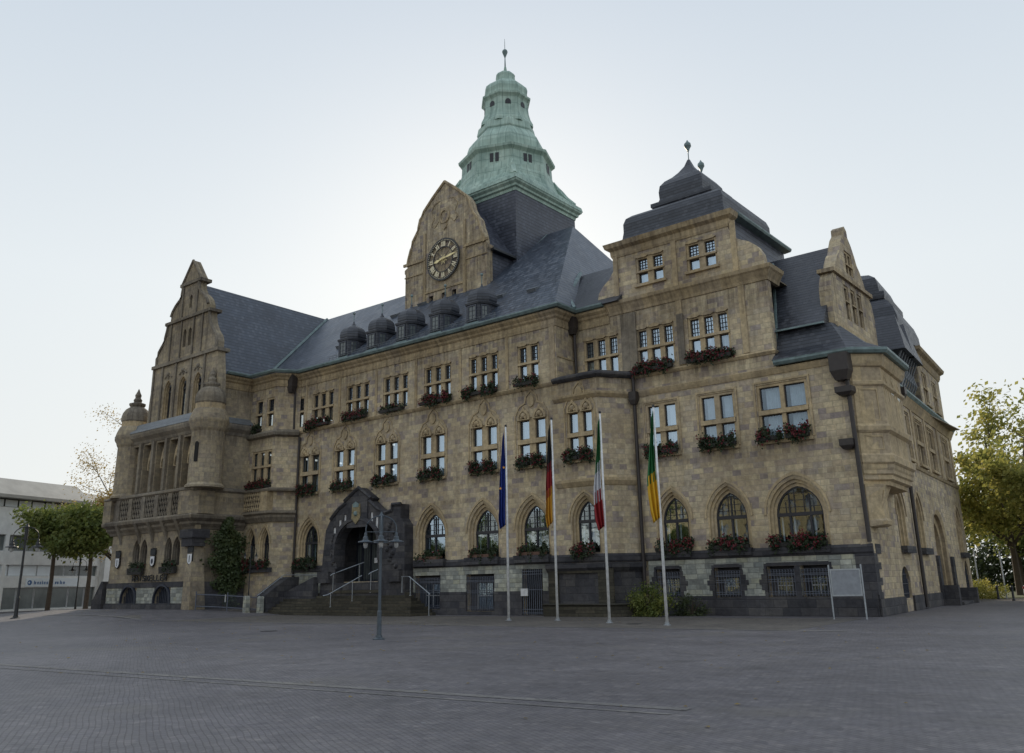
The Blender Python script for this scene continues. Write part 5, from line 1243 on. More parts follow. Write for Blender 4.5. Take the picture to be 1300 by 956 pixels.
ordn = ['leftmost', 'second', 'third', 'fourth', 'fifth', 'sixth', 'seventh']
for (u, L, lu, rd, lb) in ((-47.75, 2.3, 1.2, 90, 'crimson geranium box under the leftmost three-light top floor window of the main front'), (-43.95, 2.3, 1.1, 90, 'red geranium box under the second three-light top floor window of the main front'), (-40.35, 2.2, .35, 14, 'three sparse withered plant boxes under the third three-light top floor window'), (-36.6, 2.4, 1.8, 130, 'overflowing bright red geranium box under the fourth three-light top floor window'), (-32.8, 2.4, 1.8, 45, 'bushy mostly green flower box under the fifth three-light top floor window'), (-29.35, 1.5, .8, 25, 'small green and red box under the two-light top floor window')):
    flowerbox(P1, u, 12.42, L, lu, rd, label=lb)
for (u, L, lu, rd, lb) in ((-22.2, 2.3, 1.5, 110, 'red geranium box under the top floor window right of the sooty pilaster'), (-18.95, 2.4, 1.5, 110, 'red geranium box under the right hand top floor window of the right wing')): flowerbox(P2, u, 12.40, L, lu, rd, label=lb)
FL = ['window beside the left downpipe', 'window above the portal\'s left half', 'window above the portal\'s right half', 'window fourth from the left', 'window beside the blue flag', 'window beside the black red gold flag']
for i, u in enumerate((-48.75, -45.07, -40.96, -36.87, -32.72, -29.21)):
    for j, d_ in enumerate((-.52, .52)): flowerbox(P1, u + d_, 7.90, .82, 1.5, 60, label='%s geranium box of the first floor %s' % (('left', 'right')[j], FL[i]))
for j, d_ in enumerate((-.45, .45)): flowerbox(P1, -25.95 + d_, 7.90, .75, 1.5, 60, label='%s geranium box on the first floor window of the projecting bay' % ('left', 'right')[j])
for i, (u, hw) in enumerate(((-22.02, .5), (-18.86, .52), (-15.48, .65))):
    nm_ = ('window behind the green and yellow flag', 'middle window of the right wing', 'largest window near the right corner')[i]
    for j, d_ in enumerate((-1, 1)): flowerbox(P2, u + d_ * hw, 7.96, hw * 1.65, 1.6, (70, 45, 120)[i], label='%s geranium box on the first floor %s' % (('left', 'right')[j], nm_))
for i, u in enumerate((-36.95, -32.85, -29.3)):
    flowerbox(P1, u, 3.09, 1.9, .7, 8, n=.18, boxm='terra', label='long terracotta box of low greenery on the pointed window %s' % ('right of the portal', 'behind the blue flag', 'behind the black red gold flag')[i])
flowerbox(P1, -25.85, 3.08, 1.2, 1.8, 110, n=.2, label='red geranium box on the pointed window under the bay')
flowerbox(P2, -21.75, 3.06, 1.9, 1.2, 90, n=.2, label='overflowing red geranium box on the pointed window behind the green yellow flag')
flowerbox(P2, -18.72, 3.06, 2.0, 1.1, 70, n=.2, label='red geranium box on the middle pointed window of the right wing')
flowerbox(P2, -15.33, 3.06, 2.6, 1.2, 90, n=.2, label='wide red geranium box on the largest pointed window of the right wing')
flowerbox(P1, -48.5, 3.0, 2.2, 2.2, 18, n=.35, label='bushy dark green box on the pointed window left of the portal')
flowerbox(B, -52.3, 3.0, 3.0, 2.0, 70, n=.35, label='long red geranium box under the narrow windows beside the ivy')
flowerbox(B, -52.45, 8.38, 2.7, 1.3, 80, n=.2, label='red geranium box above the lattice balustrade of the small bay')
flowerbox(B, -53.1, 12.5, .9, 1.2, 10, n=.1, label='small green plant box under the top window of the small bay')
for i, u in enumerate((-60.8, -56.5)): flowerbox(WB, u, 2.75, 1.9, .5, 4, n=.22, boxh=.45, label='dark planter under the %s pair of pointed windows above the black lettering' % ('left', 'right')[i])

# ================================================================== SIGNS ON THE LEFT WING
CAPS = {'R': [(0, 0, 0, 1), (0, 1, .55, .95), (.55, .95, .55, .6), (.55, .6, 0, .5), (.2, .5, .6, 0)], 'A': [(0, 0, .3, 1), (.3, 1, .6, 0), (.12, .38, .48, .38)], 'T': [(.3, 0, .3, 1), (0, 1, .6, 1)], 'S': [(.58, .9, .1, .95), (.1, .95, .08, .6), (.08, .6, .55, .42), (.55, .42, .52, .06), (.52, .06, .02, .08)], 'K': [(0, 0, 0, 1), (.55, 1, .05, .5), (.15, .55, .6, 0)], 'E': [(0, 0, 0, 1), (0, 1, .5, 1), (0, .5, .42, .5), (0, 0, .5, 0)], 'L': [(0, 0, 0, 1), (0, 0, .5, 0)]}
lt = thing('wall_lettering', 'black letters RATSKELLER fixed to the wall of the gabled wing', 'sign', None, (-61.3, 32.4, 2.28))
x = -61.25
for ch in 'RATSKELLER':
    mb = MB()
    for j, (a0, b0, a1, b1) in enumerate(CAPS[ch]): bar(mb, WB, (x, 2.3), 0, a0 * .58, b0 * .34, a1 * .58, b1 * .38, .085, .10, .15 + .001 * j)
    part(mb, 'letter', 'black', lt); x += .47
for i, (c, lb) in enumerate(((-63.65, 'leftmost white beer shield under a dark crown, at the far corner of the wing'), (-58.75, 'middle white shield with a round dark emblem between the two window pairs'), (-54.0, 'right hand white shield with a thin grey mark, next to the wing corner'))):
    t = thing('wall_shield', lb, 'sign', 'shield signs on the gabled wing', (c, 32.4, 3.3))
    mb = MB(); mb.slab(WB, [(c - .31, 3.98), (c - .31, 3.5), (c - .2, 3.32), (c, 3.22), (c + .2, 3.32), (c + .31, 3.5), (c + .31, 3.98)], [], .06, .14); part(mb, 'border', 'black', t)
    mb = MB(); mb.slab(WB, [(c - .26, 3.95), (c - .26, 3.52), (c - .17, 3.37), (c, 3.28), (c + .17, 3.37), (c + .26, 3.52), (c + .26, 3.95)], [], .14, .155); part(mb, 'panel', 'white', t)
    mb = MB(); mb.slab(WB, [(c - .31, 4.02), (c + .31, 4.02), (c + .33, 4.5), (c + .2, 4.36), (c + .1, 4.52), (c, 4.38), (c - .1, 4.52), (c - .2, 4.36), (c - .33, 4.5)], [], .06, .15); part(mb, 'crown', 'iron', t)
    mb = MB()
    if i == 1: mb.slab(WB, [(c + .14 * cos(2 * pi * k / 14), 3.62 + .18 * sin(2 * pi * k / 14)) for k in range(14)], [], .155, .17)
    else: mb.box(WB, c - .05, c + .05, 3.42, 3.85, .155, .168)
    part(mb, 'emblem', 'cage' if i == 1 else 'lead', t)

# ================================================================== IVY
mb = MB(); g = MB(); base = Vector((-53.35, 35.0, .42))
for k in range(5): mb.tube([(-53.45, 34.8 + .12 * k, .4), (-53.6, 34.7 + .2 * k, 2.2), (-53.75, 34.3 + .35 * k, 4.0), (-53.85, 34.5 + .25 * k, 5.6)], [.05, .04, .03, .015], 5)
for _ in range(7500):
    z = .5 + 5.9 * random.random(); f = (z - .4) / 5.9
    c = 35.2 - .35 * f; wd = (.25 + .9 * min(1, f * 2.2)) * (1 if f < .72 else max(.1, 1 - (f - .72) * 3.0)) * (1 + .25 * sin(z * 4.1))
    y = c + random.gauss(0, wd * .5) + .12 * sin(z * 3); 
    if y > 36.35: continue
    p = Vector((-53.5 - .25 * f + abs(random.gauss(0, .20)), y, z)); s_ = random.uniform(.06, .11)
    a = Vector((1 + random.gauss(0, .5), random.gauss(0, .7), random.gauss(.2, .6))).normalized(); b = a.orthogonal().normalized(); c2 = a.cross(b)
    g.add([p + b * s_, p + c2 * s_, p - b * s_, p - c2 * s_], [(0, 1, 2, 3)])
t = thing('climbing_plant', 'dense green climber on the side wall of the gabled wing behind the iron fence', 'climbing plant', None, tuple(base))
part(mb, 'stem', 'bark', t); o = g.build('foliage', 'ivy', t, recalc=False); o.data.transform(Matrix.Translation(-base))

# ================================================================== FENCE
FA, FB = Vector((-54.6, 32.9)), Vector((-51.2, 35.9))
FA, FB = Vector((-53.0, 32.45)), Vector((-49.6, 34.9))
t = thing('iron_fence', 'low dark iron railing fence between the gabled wing and the stair', 'fence', None, (-53.0, 32.6, .4)); d = FB - FA
def fz(k): return gz(*(FA + d * k))
mb = MB()
for zz in (.22, .95): mb.tube([(*(FA + d * k), fz(k) + zz) for k in (0, .25, .5, .75, 1)], .03, 5)
part(mb, 'rail', 'grille', t)
for k in (0, .5, 1):
    mb = MB(); p = FA + d * k; mb.tube([(p.x, p.y, fz(k) - .02), (p.x, p.y, fz(k) + 1.15)], .045, 6); part(mb, 'post', 'grille', t)
mb = MB()
for i in range(58):
    k = (i + .5) / 58; p = FA + d * k; mb.tube([(p.x, p.y, fz(k) + .12), (p.x, p.y, fz(k) + .98), (p.x, p.y, fz(k) + 1.1)], [.014, .014, .003], 4)
part(mb, 'bars', 'cage', t)
mb = MB(); p = FA + d * .47; mb.box(Fr((p.x, p.y), (d.x, d.y)), -.04, .04, fz(.47) + .55, fz(.47) + 1.02, .04, .07); part(mb, 'latch', 'steel', t)
mb = MB()
mb.rings([rring(0, 0, .17, .17, 0), rring(0, 0, .15, .15, 1.0), rring(0, 0, .10, .10, 1.06)])
for (x, y, lb) in ((-49.45, 34.9, 'stout grey stone post at the right end of the iron fence'), (-50.1, 34.3, 'thin stone post just left of the one ending the iron fence')):
    o = mb.build('stone_post', 'greyblock'); o.location = (x, y, gz(x, y) - .02); tag(o, lb, 'stone post', 'stone posts by the steps')

# ================================================================== FLAGPOLES AND FLAGS
def plain(name, c): 
    k = NB(name); g = k.n('NewGeometry'); n1 = k.noise(g.outputs['Position'], 3, 2)
    return k.fin(k.mix(.3, c, k.ramp(n1, [(.3, (.7, .7, .7)), (.7, (1.2, 1.2, 1.2))]), 'MULTIPLY'), .8)
M['fblue'] = plain('flag_blue', (.012, .035, .22)); M['fblack'] = plain('flag_black', (.018, .018, .020)); M['fred'] = plain('flag_red', (.30, .015, .02)); M['fgold'] = plain('flag_gold', (.62, .32, .03))
M['fgreen'] = plain('flag_green', (.012, .13, .035)); M['fwhite'] = plain('flag_white', (.60, .61, .64)); M['fyel'] = plain('flag_yellow', (.70, .42, .02)); M['fstar'] = plain('flag_star', (.75, .35, .05))
POL = [((-26.68, 32.43), 9.06, ['fblue'], 'blue', (8.85, 4.35)), ((-24.31, 33.01), 9.18, ['fblack', 'fred', 'fgold'], 'black, red and gold', (9.0, 4.4)), ((-20.68, 31.7), 8.81, ['fgreen', 'fwhite', 'fred'], 'green, white and red', (8.65, 3.95)), ((-17.39, 30.65), 8.48, ['fgreen', 'fyel'], 'green and yellow', (8.35, 4.05))]
for i, ((px, py), h, cols, nm_, (zt, zb)) in enumerate(POL):
    t = thing('flagpole', 'tall white flagpole carrying the %s flag' % nm_, 'flagpole', 'flagpoles in front of the town hall', (px, py, 0))
    mb = MB(); mb.tube([(px, py, -.02), (px, py, h * .5), (px, py, h)], [.062, .055, .042], 10); part(mb, 'pole', 'polew', t, smooth=True)
    mb = MB(); mb.lathe((px, py), [(.03, h - .02), (.055, h + .01), (.055, h + .09), (.02, h + .11)], 10); part(mb, 'cap', 'iron', t)
    mb = MB(); mb.lathe((px, py), [(.15, 0), (.15, .03), (.09, .05), (.09, .12)], 12); part(mb, 'base', 'steel', t)
    # limp flag: folds hanging on the left of the pole
    mb = MB(); NR, NU = 46, 40; V = []
    left = Vector((-cos(CY), sin(CY), 0)); toward = Vector((-sin(CY), -cos(CY), 0))
    rnd = random.Random(i + 3)
    ph = rnd.uniform(0, 6)
    for r_ in range(NR + 1):
        f = r_ / NR
        width = .08 + .25 * min(1, f * 1.7) * (1 - .10 * sin(f * 9 + ph)); 
        if f > .9: width *= 1 - (f - .9) * 2.5
        sag = zt + (zb - zt) * f
        for u in range(NU + 1):
            g_ = u / NU; amp = .045 + .07 * f
            x = .06 + width * (g_ * .55 + .45 * (.5 - .5 * cos(g_ * pi))) + .025 * sin(f * 7 + ph)
            y = amp * sin(g_ * 17 + f * 3.0 + ph) + .03 * sin(g_ * 6 + f * 8)
            zz = sag - .22 * g_ * f * (1 if i != 1 else 1.5) + (.35 * g_ * (1 - f)) * -1
            p = Vector((px, py, zz)) + left * x + toward * y; V.append(tuple(p))
    F_, MI = [], []
    for r_ in range(NR):
        for u in range(NU):
            a_ = r_ * (NU + 1) + u; F_.append((a_, a_ + 1, a_ + NU + 2, a_ + NU + 1))
            f = r_ / NR + .10 * ((u * 7 // NU) % 2) * (1 if i else 0) - .05
            th = {1: [9], 2: [.60], 3: [.40, .66]}[len(cols)] if i != 2 else [.42, .70]
            MI.append(sum(1 for q_ in th if f > q_) if len(cols) > 1 else 0)
    mb.v, mb.f, mb.mi = V, F_, MI
    o = mb.build('flag', cols if len(cols) > 1 else cols[0], None, True, recalc=False)
    sm = o.modifiers.new('thick', 'SOLIDIFY'); sm.thickness = .006
    o.data.transform(Matrix.Translation(-Vector((px, py, zt)))); o.location = (px, py, zt)
    tag(o, {0: 'limp dark blue flag with a gold star hanging folded on its pole', 1: 'limp black, red and gold flag hanging folded on its pole', 2: 'limp green, white and red flag hanging folded on its pole', 3: 'limp green and yellow flag hanging folded on its pole'}[i], 'flag', 'flags on the four poles')
    if i == 0:
        sm_ = MB()
        for (zz, xx) in ((6.05, .30), (7.05, .12)):
            c = Vector((px, py, zz)) + left * xx + toward * .17; pts = []
            for k in range(10):
                a = pi / 2 + k * pi / 5; rr = .075 if k % 2 == 0 else .032; pts.append(c - left * (rr * cos(a)) + Vector((0, 0, rr * sin(a))))
            sm_.rprism([tuple(q) for q in pts], [tuple(q + toward * .012) for q in pts])
        so_ = sm_.build('star', 'fstar', o); so_.data.transform(Matrix.Translation(-Vector((px, py, zt))))

# ================================================================== LAMP POST
LX, LY = -21.84, 19.97
def lamp(name, px, py, H, mat, label, s=1.0, arms=4, group=None, a0=.35):
    z0_ = gz(px, py)
    t = thing(name, label, 'street lamp', group, (px, py, z0_))
    mb = MB(); mb.tube([(px, py, z0_ - .02), (px, py, z0_ + H * .22), (px, py, z0_ + H * .23), (px, py, z0_ + H)], [.085 * s, .07 * s, .052 * s, .04 * s], 12)
    mb.lathe((px, py), [(.20 * s, z0_), (.20 * s, z0_ + .03), (.11 * s, z0_ + .07), (.10 * s, z0_ + .14)], 14); part(mb, 'post', mat, t, smooth=False)
    mb = MB(); mb.lathe((px, py), [(.07 * s, z0_ + H - .55 * s), (.075 * s, z0_ + H - .1 * s), (.09 * s, z0_ + H), (.05 * s, z0_ + H + .06 * s), (.02 * s, z0_ + H + .14 * s)], 10)
    ra = .50 * s
    for k in range(arms):
        a = a0 + 2 * pi * k / arms; dx, dy = cos(a), sin(a)
        mb.tube([(px + dx * ra * (1 - cos(q)) , py + dy * ra * (1 - cos(q)), z0_ + H - .45 * s + .33 * s * sin(q)) for q in [pi / 2 * j / 5 * 2 * .98 if False else pi * .5 * j / 5 for j in range(6)]] + [(px + dx * ra, py + dy * ra, z0_ + H - .12 * s - .0), ], .001, 4) if False else None
        pts = [(px + dx * ra * sin(q), py + dy * ra * sin(q), z0_ + H - .42 * s + .42 * s * cos(q)) for q in [pi / 2 * j / 7 for j in range(8)]]
        pts.append((px + dx * ra, py + dy * ra, z0_ + H - .62 * s)); mb.tube(pts, .020 * s, 6)
        mb.tube([(px, py, z0_ + H - .52 * s), (px + dx * ra, py + dy * ra, z0_ + H - .52 * s)], .012 * s, 5)
    part(mb, 'arm', mat, t)
    for k in range(arms):
        a = a0 + 2 * pi * k / arms; x, y = px + cos(a) * ra, py + sin(a) * ra; zt = z0_ + H - .60 * s
        mb = MB(); mb.lathe((x, y), [(.03 * s, zt + .06 * s), (.05 * s, zt + .03 * s), (.055 * s, zt - .06 * s), (.085 * s, zt - .09 * s), (.09 * s, zt - .17 * s), (.13 * s, zt - .20 * s), (.24 * s, zt - .225 * s), (.255 * s, zt - .25 * s), (.24 * s, zt - .255 * s), (.10 * s, zt - .22 * s)], 18); hd_ = part(mb, 'lamp_hood', mat, t, smooth=False)
        mb = MB(); mb.lathe((x, y), [(.075 * s, zt - .22 * s), (.08 * s, zt - .34 * s), (.06 * s, zt - .42 * s), (.02 * s, zt - .45 * s)], 10); part(mb, 'lamp_glass', 'glassl', hd_, smooth=True)
lamp('street_lamp', LX, LY, 3.9, 'lampm', 'blue grey street lamp with a ring of bell hoods standing in front of the steps', 1.0, 4, None, math.atan2(19.97, -21.84))
lamp('street_lamp', -81.35, 37.94, 4.5, 'iron', 'dark street lamp with two hanging lanterns in front of the modern shop front', 1.15, 2, 'dark lamps at the left edge of the square', .9)
lamp('street_lamp', -59.81, 24.26, 5.6, 'iron', 'dark leaning street lamp at the left edge whose head is lost in the foliage', 1.5, 2, 'dark lamps at the left edge of the square', .9)
lamp('street_lamp', -50.45, 34.65, 4.1, 'iron', 'slim dark lamp post standing at the foot of the stair parapet', .7, 2, None, .9)

# ================================================================== NOTICE BOARD
t = thing('notice_board', 'blank grey notice board on two steel posts at the right corner', 'notice board', None, (-13.11, 37.22, 0))
b0, b1 = Vector((-13.25, 37.0)), Vector((-12.05, 37.46)); b1 = Vector((-12.0, 37.2))
NBF = Fr((b0.x, b0.y), (b1.x - b0.x, b1.y - b0.y)); Lb = (b1 - b0).length
for k in (0, Lb):
    mb = MB(); p = NBF.p(k, 0); mb.tube([(p[0], p[1], -.02), (p[0], p[1], 2.15)], .033, 8); part(mb, 'post', 'steel', t)
mb = MB(); mb.box(NBF, .05, Lb - .05, .92, 1.95, -.02, .02); part(mb, 'panel', 'board', t)
mb = MB(); mb.slab(NBF, rect(.04, Lb - .04, .90, 1.98), [rect(.09, Lb - .09, .96, 1.92)], .02, .035); part(mb, 'frame', 'steel', t)

# shrub by the niche
def shrub(name, c, rx, ry, rz_, n, mat, label, cat='shrub', size=.07, group=None, kind=None):
    g = MB(); rr = random.Random(hash(label) % 1000 if False else len(label)); cs = []
    for _ in range(26): 
        a, b_, r_ = rr.uniform(0, 2 * pi), rr.uniform(0, 1), rr.uniform(.3, 1); cs.append((rx * r_ * cos(a), ry * r_ * sin(a), rz_ * (b_ * sqrt(max(.05, 1 - r_ * r_ * .7)))))
    for _ in range(n):
        q = rr.choice(cs); p = Vector(q) + Vector((rr.gauss(0, rx * .16), rr.gauss(0, ry * .16), rr.gauss(0, rz_ * .13))); p.z = abs(p.z)
        a = Vector((rr.gauss(0, 1), rr.gauss(0, 1), rr.gauss(.3, 1))).normalized(); b_ = a.orthogonal().normalized(); c2 = a.cross(b_); s_ = size * rr.uniform(.6, 1.3)
        g.add([p + b_ * s_, p + c2 * s_ * .7, p - b_ * s_, p - c2 * s_ * .7], [(0, 1, 2, 3)])
    t = thing(name, label, cat, group, c)
    g.build('foliage', mat, t, recalc=False)
    s = MB()
    for k in range(6):
        a = rr.uniform(0, 2 * pi); s.tube([(0, 0, 0), (rx * .3 * cos(a), ry * .3 * sin(a), rz_ * .4), (rx * .7 * cos(a), ry * .7 * sin(a), rz_ * .8)], [.03, .02, .008], 4)
    s.build('stem', 'bark', t)
shrub('bush', (-22.3, 37.9, 0), 1.1, .7, 1.35, 2600, 'leafG', 'loose yellow green bush beside the dark niche and a downpipe', size=.06)
shrub('bush', (-20.7, 38.9, 0), .9, .4, .95, 1200, 'leafD', 'low dark bush under the first barred cellar window of the right wing', size=.05)
shrub('hedge', (-14.4, 69.6, 0), 1.5, 1.2, 1.25, 3600, 'leafY', 'rounded golden hedge in the sun at the far end of the side wall', 'hedge', .07)
# ================================================================== TREES
def branchy(mb, base, h, r, rr, spread, crown, levels=2, lean=(0, 0)):
    tips = []
    tz = h * crown; pts = [Vector(base), Vector(base) + Vector((lean[0] * .4, lean[1] * .4, tz * .5)), Vector(base) + Vector((lean[0], lean[1], tz))]
    mb.tube([base - Vector((0, 0, .1)) if False else tuple(Vector(base) - Vector((0, 0, .1)))] + [tuple(p) for p in pts[1:]], [r, r * .8, r * .65], 8)
    def grow(p, d, L, r_, lv):
        q = p + d * L; mid = p + d * L * .5 + Vector((rr.gauss(0, L * .06), rr.gauss(0, L * .06), rr.gauss(.05, L * .05)))
        mb.tube([tuple(p), tuple(mid), tuple(q)], [r_, r_ * .75, r_ * .5], 5); tips.append((mid, L)); tips.append((q, L))
        if lv > 0:
            for k in range(rr.randint(2, 4)):
                dd = (d + Vector((rr.gauss(0, .6), rr.gauss(0, .6), rr.gauss(.1, .35)))).normalized(); grow(mid if k % 2 else q, dd, L * rr.uniform(.5, .72), r_ * .5, lv - 1)
    top = pts[2]
    nb = 7
    for k in range(nb):
        a = 2 * pi * k / nb + rr.uniform(-.3, .3); el = rr.uniform(.35, 1.1)
        grow(top - Vector((0, 0, rr.uniform(0, tz * .25))), Vector((cos(a) * cos(el), sin(a) * cos(el), sin(el))), spread * rr.uniform(.5, .75), r * .42, levels)
    grow(top, Vector((rr.gauss(0, .1), rr.gauss(0, .1), 1)).normalized(), h * (1 - crown) * .6, r * .5, levels)
    return tips
_tree = {}
def tree(name, loc, h, crown, spread, r, nleaf, size, mat, label, seed, group=None, dens=.5, key=None, scale=1.0, rot=0.0, cat='tree'):
    t = thing(name, label, cat, group, loc); t.rotation_euler = (0, 0, rot); t.scale = (scale,) * 3
    if key not in _tree or key is None:
        rr = random.Random(seed); mb = MB(); tips = branchy(mb, Vector((0, 0, 0)), h, r, rr, spread, crown)
        g = MB()
        for _ in range(nleaf):
            p, L = rr.choice(tips); s0 = L * dens * .35 + .15
            q = p + Vector((rr.gauss(0, s0), rr.gauss(0, s0), rr.gauss(0, s0 * .7)))
            if q.z < h * crown * .62: continue
            a = Vector((rr.gauss(0, 1), rr.gauss(0, 1), rr.gauss(.4, 1))).normalized(); b_ = a.orthogonal().normalized(); c2 = a.cross(b_); s_ = size * rr.uniform(.6, 1.4)
            g.add([q + b_ * s_, q + c2 * s_ * .6, q - b_ * s_, q - c2 * s_ * .6], [(0, 1, 2, 3)])
        a_ = mb.build('trunk', 'bark', t); b2 = g.build('crown', mat, t, recalc=False)
        if key is not None: _tree[key] = [('trunk', a_.data), ('crown', b2.data)]
    else:
        for nm_, da in _tree[key]:
            q = bpy.data.objects.new(nm_, da); COL.objects.link(q); q.parent = t
GR = 'autumn trees right of the town hall'
tree('broadleaf_tree', (-13.6, 79, 0), 14.5, .33, 6.2, .30, 13000, .17, 'leafY', 'tall thin crowned yellow tree whose crown meets the right end of the building', 11, GR, .55, 'a')
tree('broadleaf_tree', (-9.8, 73, 0), 15, .32, 6.5, .32, 14000, .17, 'leafY', 'large yellowing tree cut by the right edge of the picture, nearest of its group', 12, GR, .6, 'b')
tree('broadleaf_tree', (-15.5, 92, 0), 12.5, .30, 5.5, .25, 17000, .16, 'leafG', 'dark green tree standing behind the yellow ones beside the building end', 13, GR, .6, 'c')
tree('broadleaf_tree', (-9.5, 95, 0), 13, .30, 5.5, .25, 17000, .16, 'leafG', 'dark green tree filling the gap behind the two yellow trees', 13, GR, .6, 'c', 1.05, 1.3)
tree('broadleaf_tree', (-4.5, 90, 0), 13, .30, 5.5, .25, 17000, .16, 'leafG', 'dark green tree seen low behind the parked car', 13, GR, .6, 'c', 1.0, 2.6)
g = MB(); rr = random.Random(5)
for _ in range(20000):
    x = rr.uniform(-22, 2); p = Vector((x, 101 + rr.gauss(0, 1.0) + sin(x * .8), abs(rr.gauss(0, 1)) * 3.6 * (1 + .25 * sin(x * 1.3)))); 
    a = Vector((rr.gauss(0, 1), rr.gauss(0, 1), rr.gauss(.4, 1))).normalized(); b_ = a.orthogonal().normalized(); c2 = a.cross(b_); s_ = .2 * rr.uniform(.6, 1.4)
    g.add([p + b_ * s_, p + c2 * s_ * .6, p - b_ * s_, p - c2 * s_ * .6], [(0, 1, 2, 3)])
o = g.build('undergrowth', 'leafD', recalc=False); tag(o, 'dark undergrowth behind the trees on the right', 'undergrowth', kind='stuff')
# left: pleached plane tree, tall sparse tree and edge tree
def boxtree(loc, h, trunk, hx, hy, hz, n, label, seed, rot):
    rr = random.Random(seed); t = thing('pleached_tree', label, 'tree', 'trees at the left edge of the square', loc); t.rotation_euler = (0, 0, rot)
    mb = MB(); mb.tube([(0, 0, -.1), (.05, 0, trunk * .5), (0, 0, trunk), (0, 0, trunk + hz)], [.22, .17, .16, .08], 8); tips = []
    for k in range(26):
        z = trunk + rr.uniform(-.1, hz * 1.6); x, y = rr.uniform(-hx, hx), rr.uniform(-hy, hy); mb.tube([(0, 0, z - .6), (x * .5, y * .5, z - .1), (x, y, z + .1)], [.07, .05, .02], 4)
        for f in (.35, .6, .85, 1): tips.append((x * f, y * f, z))
    g = MB()
    for _ in range(n):
        q = rr.choice(tips); p = Vector(q) + Vector((rr.gauss(0, .5), rr.gauss(0, .5), rr.gauss(0, .42))); a = Vector((rr.gauss(0, 1), rr.gauss(0, 1), rr.gauss(.4, 1))).normalized(); b_ = a.orthogonal().normalized(); c2 = a.cross(b_); s_ = .15 * rr.uniform(.6, 1.4)
        g.add([p + b_ * s_, p + c2 * s_ * .7, p - b_ * s_, p - c2 * s_ * .7], [(0, 1, 2, 3)])
    mb.build('trunk', 'bark', t); g.build('crown', 'leafG', t, recalc=False)
boxtree((-82.2, 35.9, 0), 9, 5.6, 2.9, 2.4, 1.9, 13000, 'flat topped green tree with a bare trunk in front of the modern building', 3, .9)
boxtree((-77.5, 37.0, 0), 9, 5.4, 2.6, 2.2, 1.8, 11000, 'flat topped tree half hidden behind the gabled wing', 4, .9)
tree('broadleaf_tree', (-67.6, 21.8, 0), 9.5, .5, 3.3, .2, 9000, .14, 'leafY', 'yellow green tree cut by the left edge of the picture', 21, 'trees at the left edge of the square', .5)
tree('bare_tree', (-83.8, 42.2, 0), 17, .35, 5.6, .3, 26000, .085, 'leafO', 'tall thinly leaved brown tree rising behind the gabled wing', 31, 'trees at the left edge of the square', .5)

# ================================================================== MODERN BUILDING ON THE LEFT
L0 = Vector((-91.4, 39.93)); LU = (-.31, .95); LF = Fr((L0.x, L0.y), (.31, -.95)) 
LF = Fr((L0.x, L0.y), (-.31, .95))
t = thing('shop_building', 'long pale three storey modern building with ribbon windows and a brown roof', 'building', None, (L0.x, L0.y, 0))
mb = MB(); mb.box(LF, -26, 6.0, 2.15, 3.15, -.05, .0)
mb.box(LF, -26, 6.0, 4.25, 5.5, -.3, 0); mb.box(LF, -26, 6.0, 3.15, 3.2, -.3, -.0)
mb.box(LF, -26, 6.0, 7.0, 9.55, -.3, 0); mb.box(LF, -26, 6.0, -.1, .15, -.3, 0)
mb.box(LF, -26, 6.0, 0, 10.2, -13, -.31)
for q in (-26, -18, -11.5, -5.6, 5.6): mb.box(LF, q, q + .4, .15, 9.5, -.32, .01)
part(mb, 'wall', 'bgwall', t)
mb = MB(); mb.box(LF, 6.0, 12.0, -.1, 9.9, -12, .6); part(mb, 'stair_tower', 'bgwall', t)
mb = MB()
mb.rprism([LF.p(-26.5, 10.35, .9), LF.p(-26.5, 10.65, .9), LF.p(-26.5, 12.4, -1.6), LF.p(-26.5, 12.4, -12), LF.p(-26.5, 10.35, -13)], [LF.p(3.3, 10.35, .9), LF.p(3.3, 10.65, .9), LF.p(3.3, 12.4, -1.6), LF.p(3.3, 12.4, -12), LF.p(3.3, 10.35, -13)])
mb.rprism([LF.p(3.2, 10.3, .6), LF.p(3.2, 11.9, -1.6), LF.p(3.2, 11.9, -10), LF.p(3.2, 10.3, -10)], [LF.p(9, 10.3, .6), LF.p(9, 11.6, -1.6), LF.p(9, 11.6, -10), LF.p(9, 10.3, -10)])
part(mb, 'roof', 'bgroof', t)
for (a_, b_, c_, mt, k_) in ((9.55, 10.3, 26, 'bgskypale', 1.5), (5.5, 7.0, 20, 'bgglass', 1.6), (3.2, 4.25, 20, 'bgglass', 1.6), (.15, 2.15, 16, 'bgglass', 2.0)):
    x = -25.6
    while x < 5.4:
        mb = MB(); mb.box(LF, x + .03, x + k_ - .03, a_, b_, -.30, -.20); wn_ = part(mb, 'window', 'frameW' if mt == 'bgglass' else 'iron', t)
        mb = MB(); mb.box(LF, x + .09, x + k_ - .09, a_ + .06, b_ - .06, -.2, -.19); part(mb, 'pane', 'bgskypale' if (mt == 'bgskypale' or (a_ == 3.2 and x < -.5 and x > -8)) else 'bgglass', wn_)
        x += k_
mb = MB()
for q in (-7.0, -6.0): mb.lathe(LF.p(q, 0, -4)[:2], [(.42, 12.4), (.42, 13.6), (.38, 13.65)], 10)
mb.lathe(LF.p(-4.4, 0, -4)[:2], [(.15, 12.4), (.15, 12.75), (.25, 12.8), (.22, 12.95)], 8)
pieces(mb, 'roof_vent', 'grille', t)
ts = thing('shop_sign', 'pale blue fascia sign with a round blue logo over the shop windows', 'sign', None, tuple(LF.p(0, 2.6, .02)))
mb = MB(); mb.box(LF, -2.85, 3.3, 2.22, 3.0, .001, .06); part(mb, 'panel', 'bgskypale', ts)
M['logo'] = simple('blue_logo', (.03, .12, .30), .4)
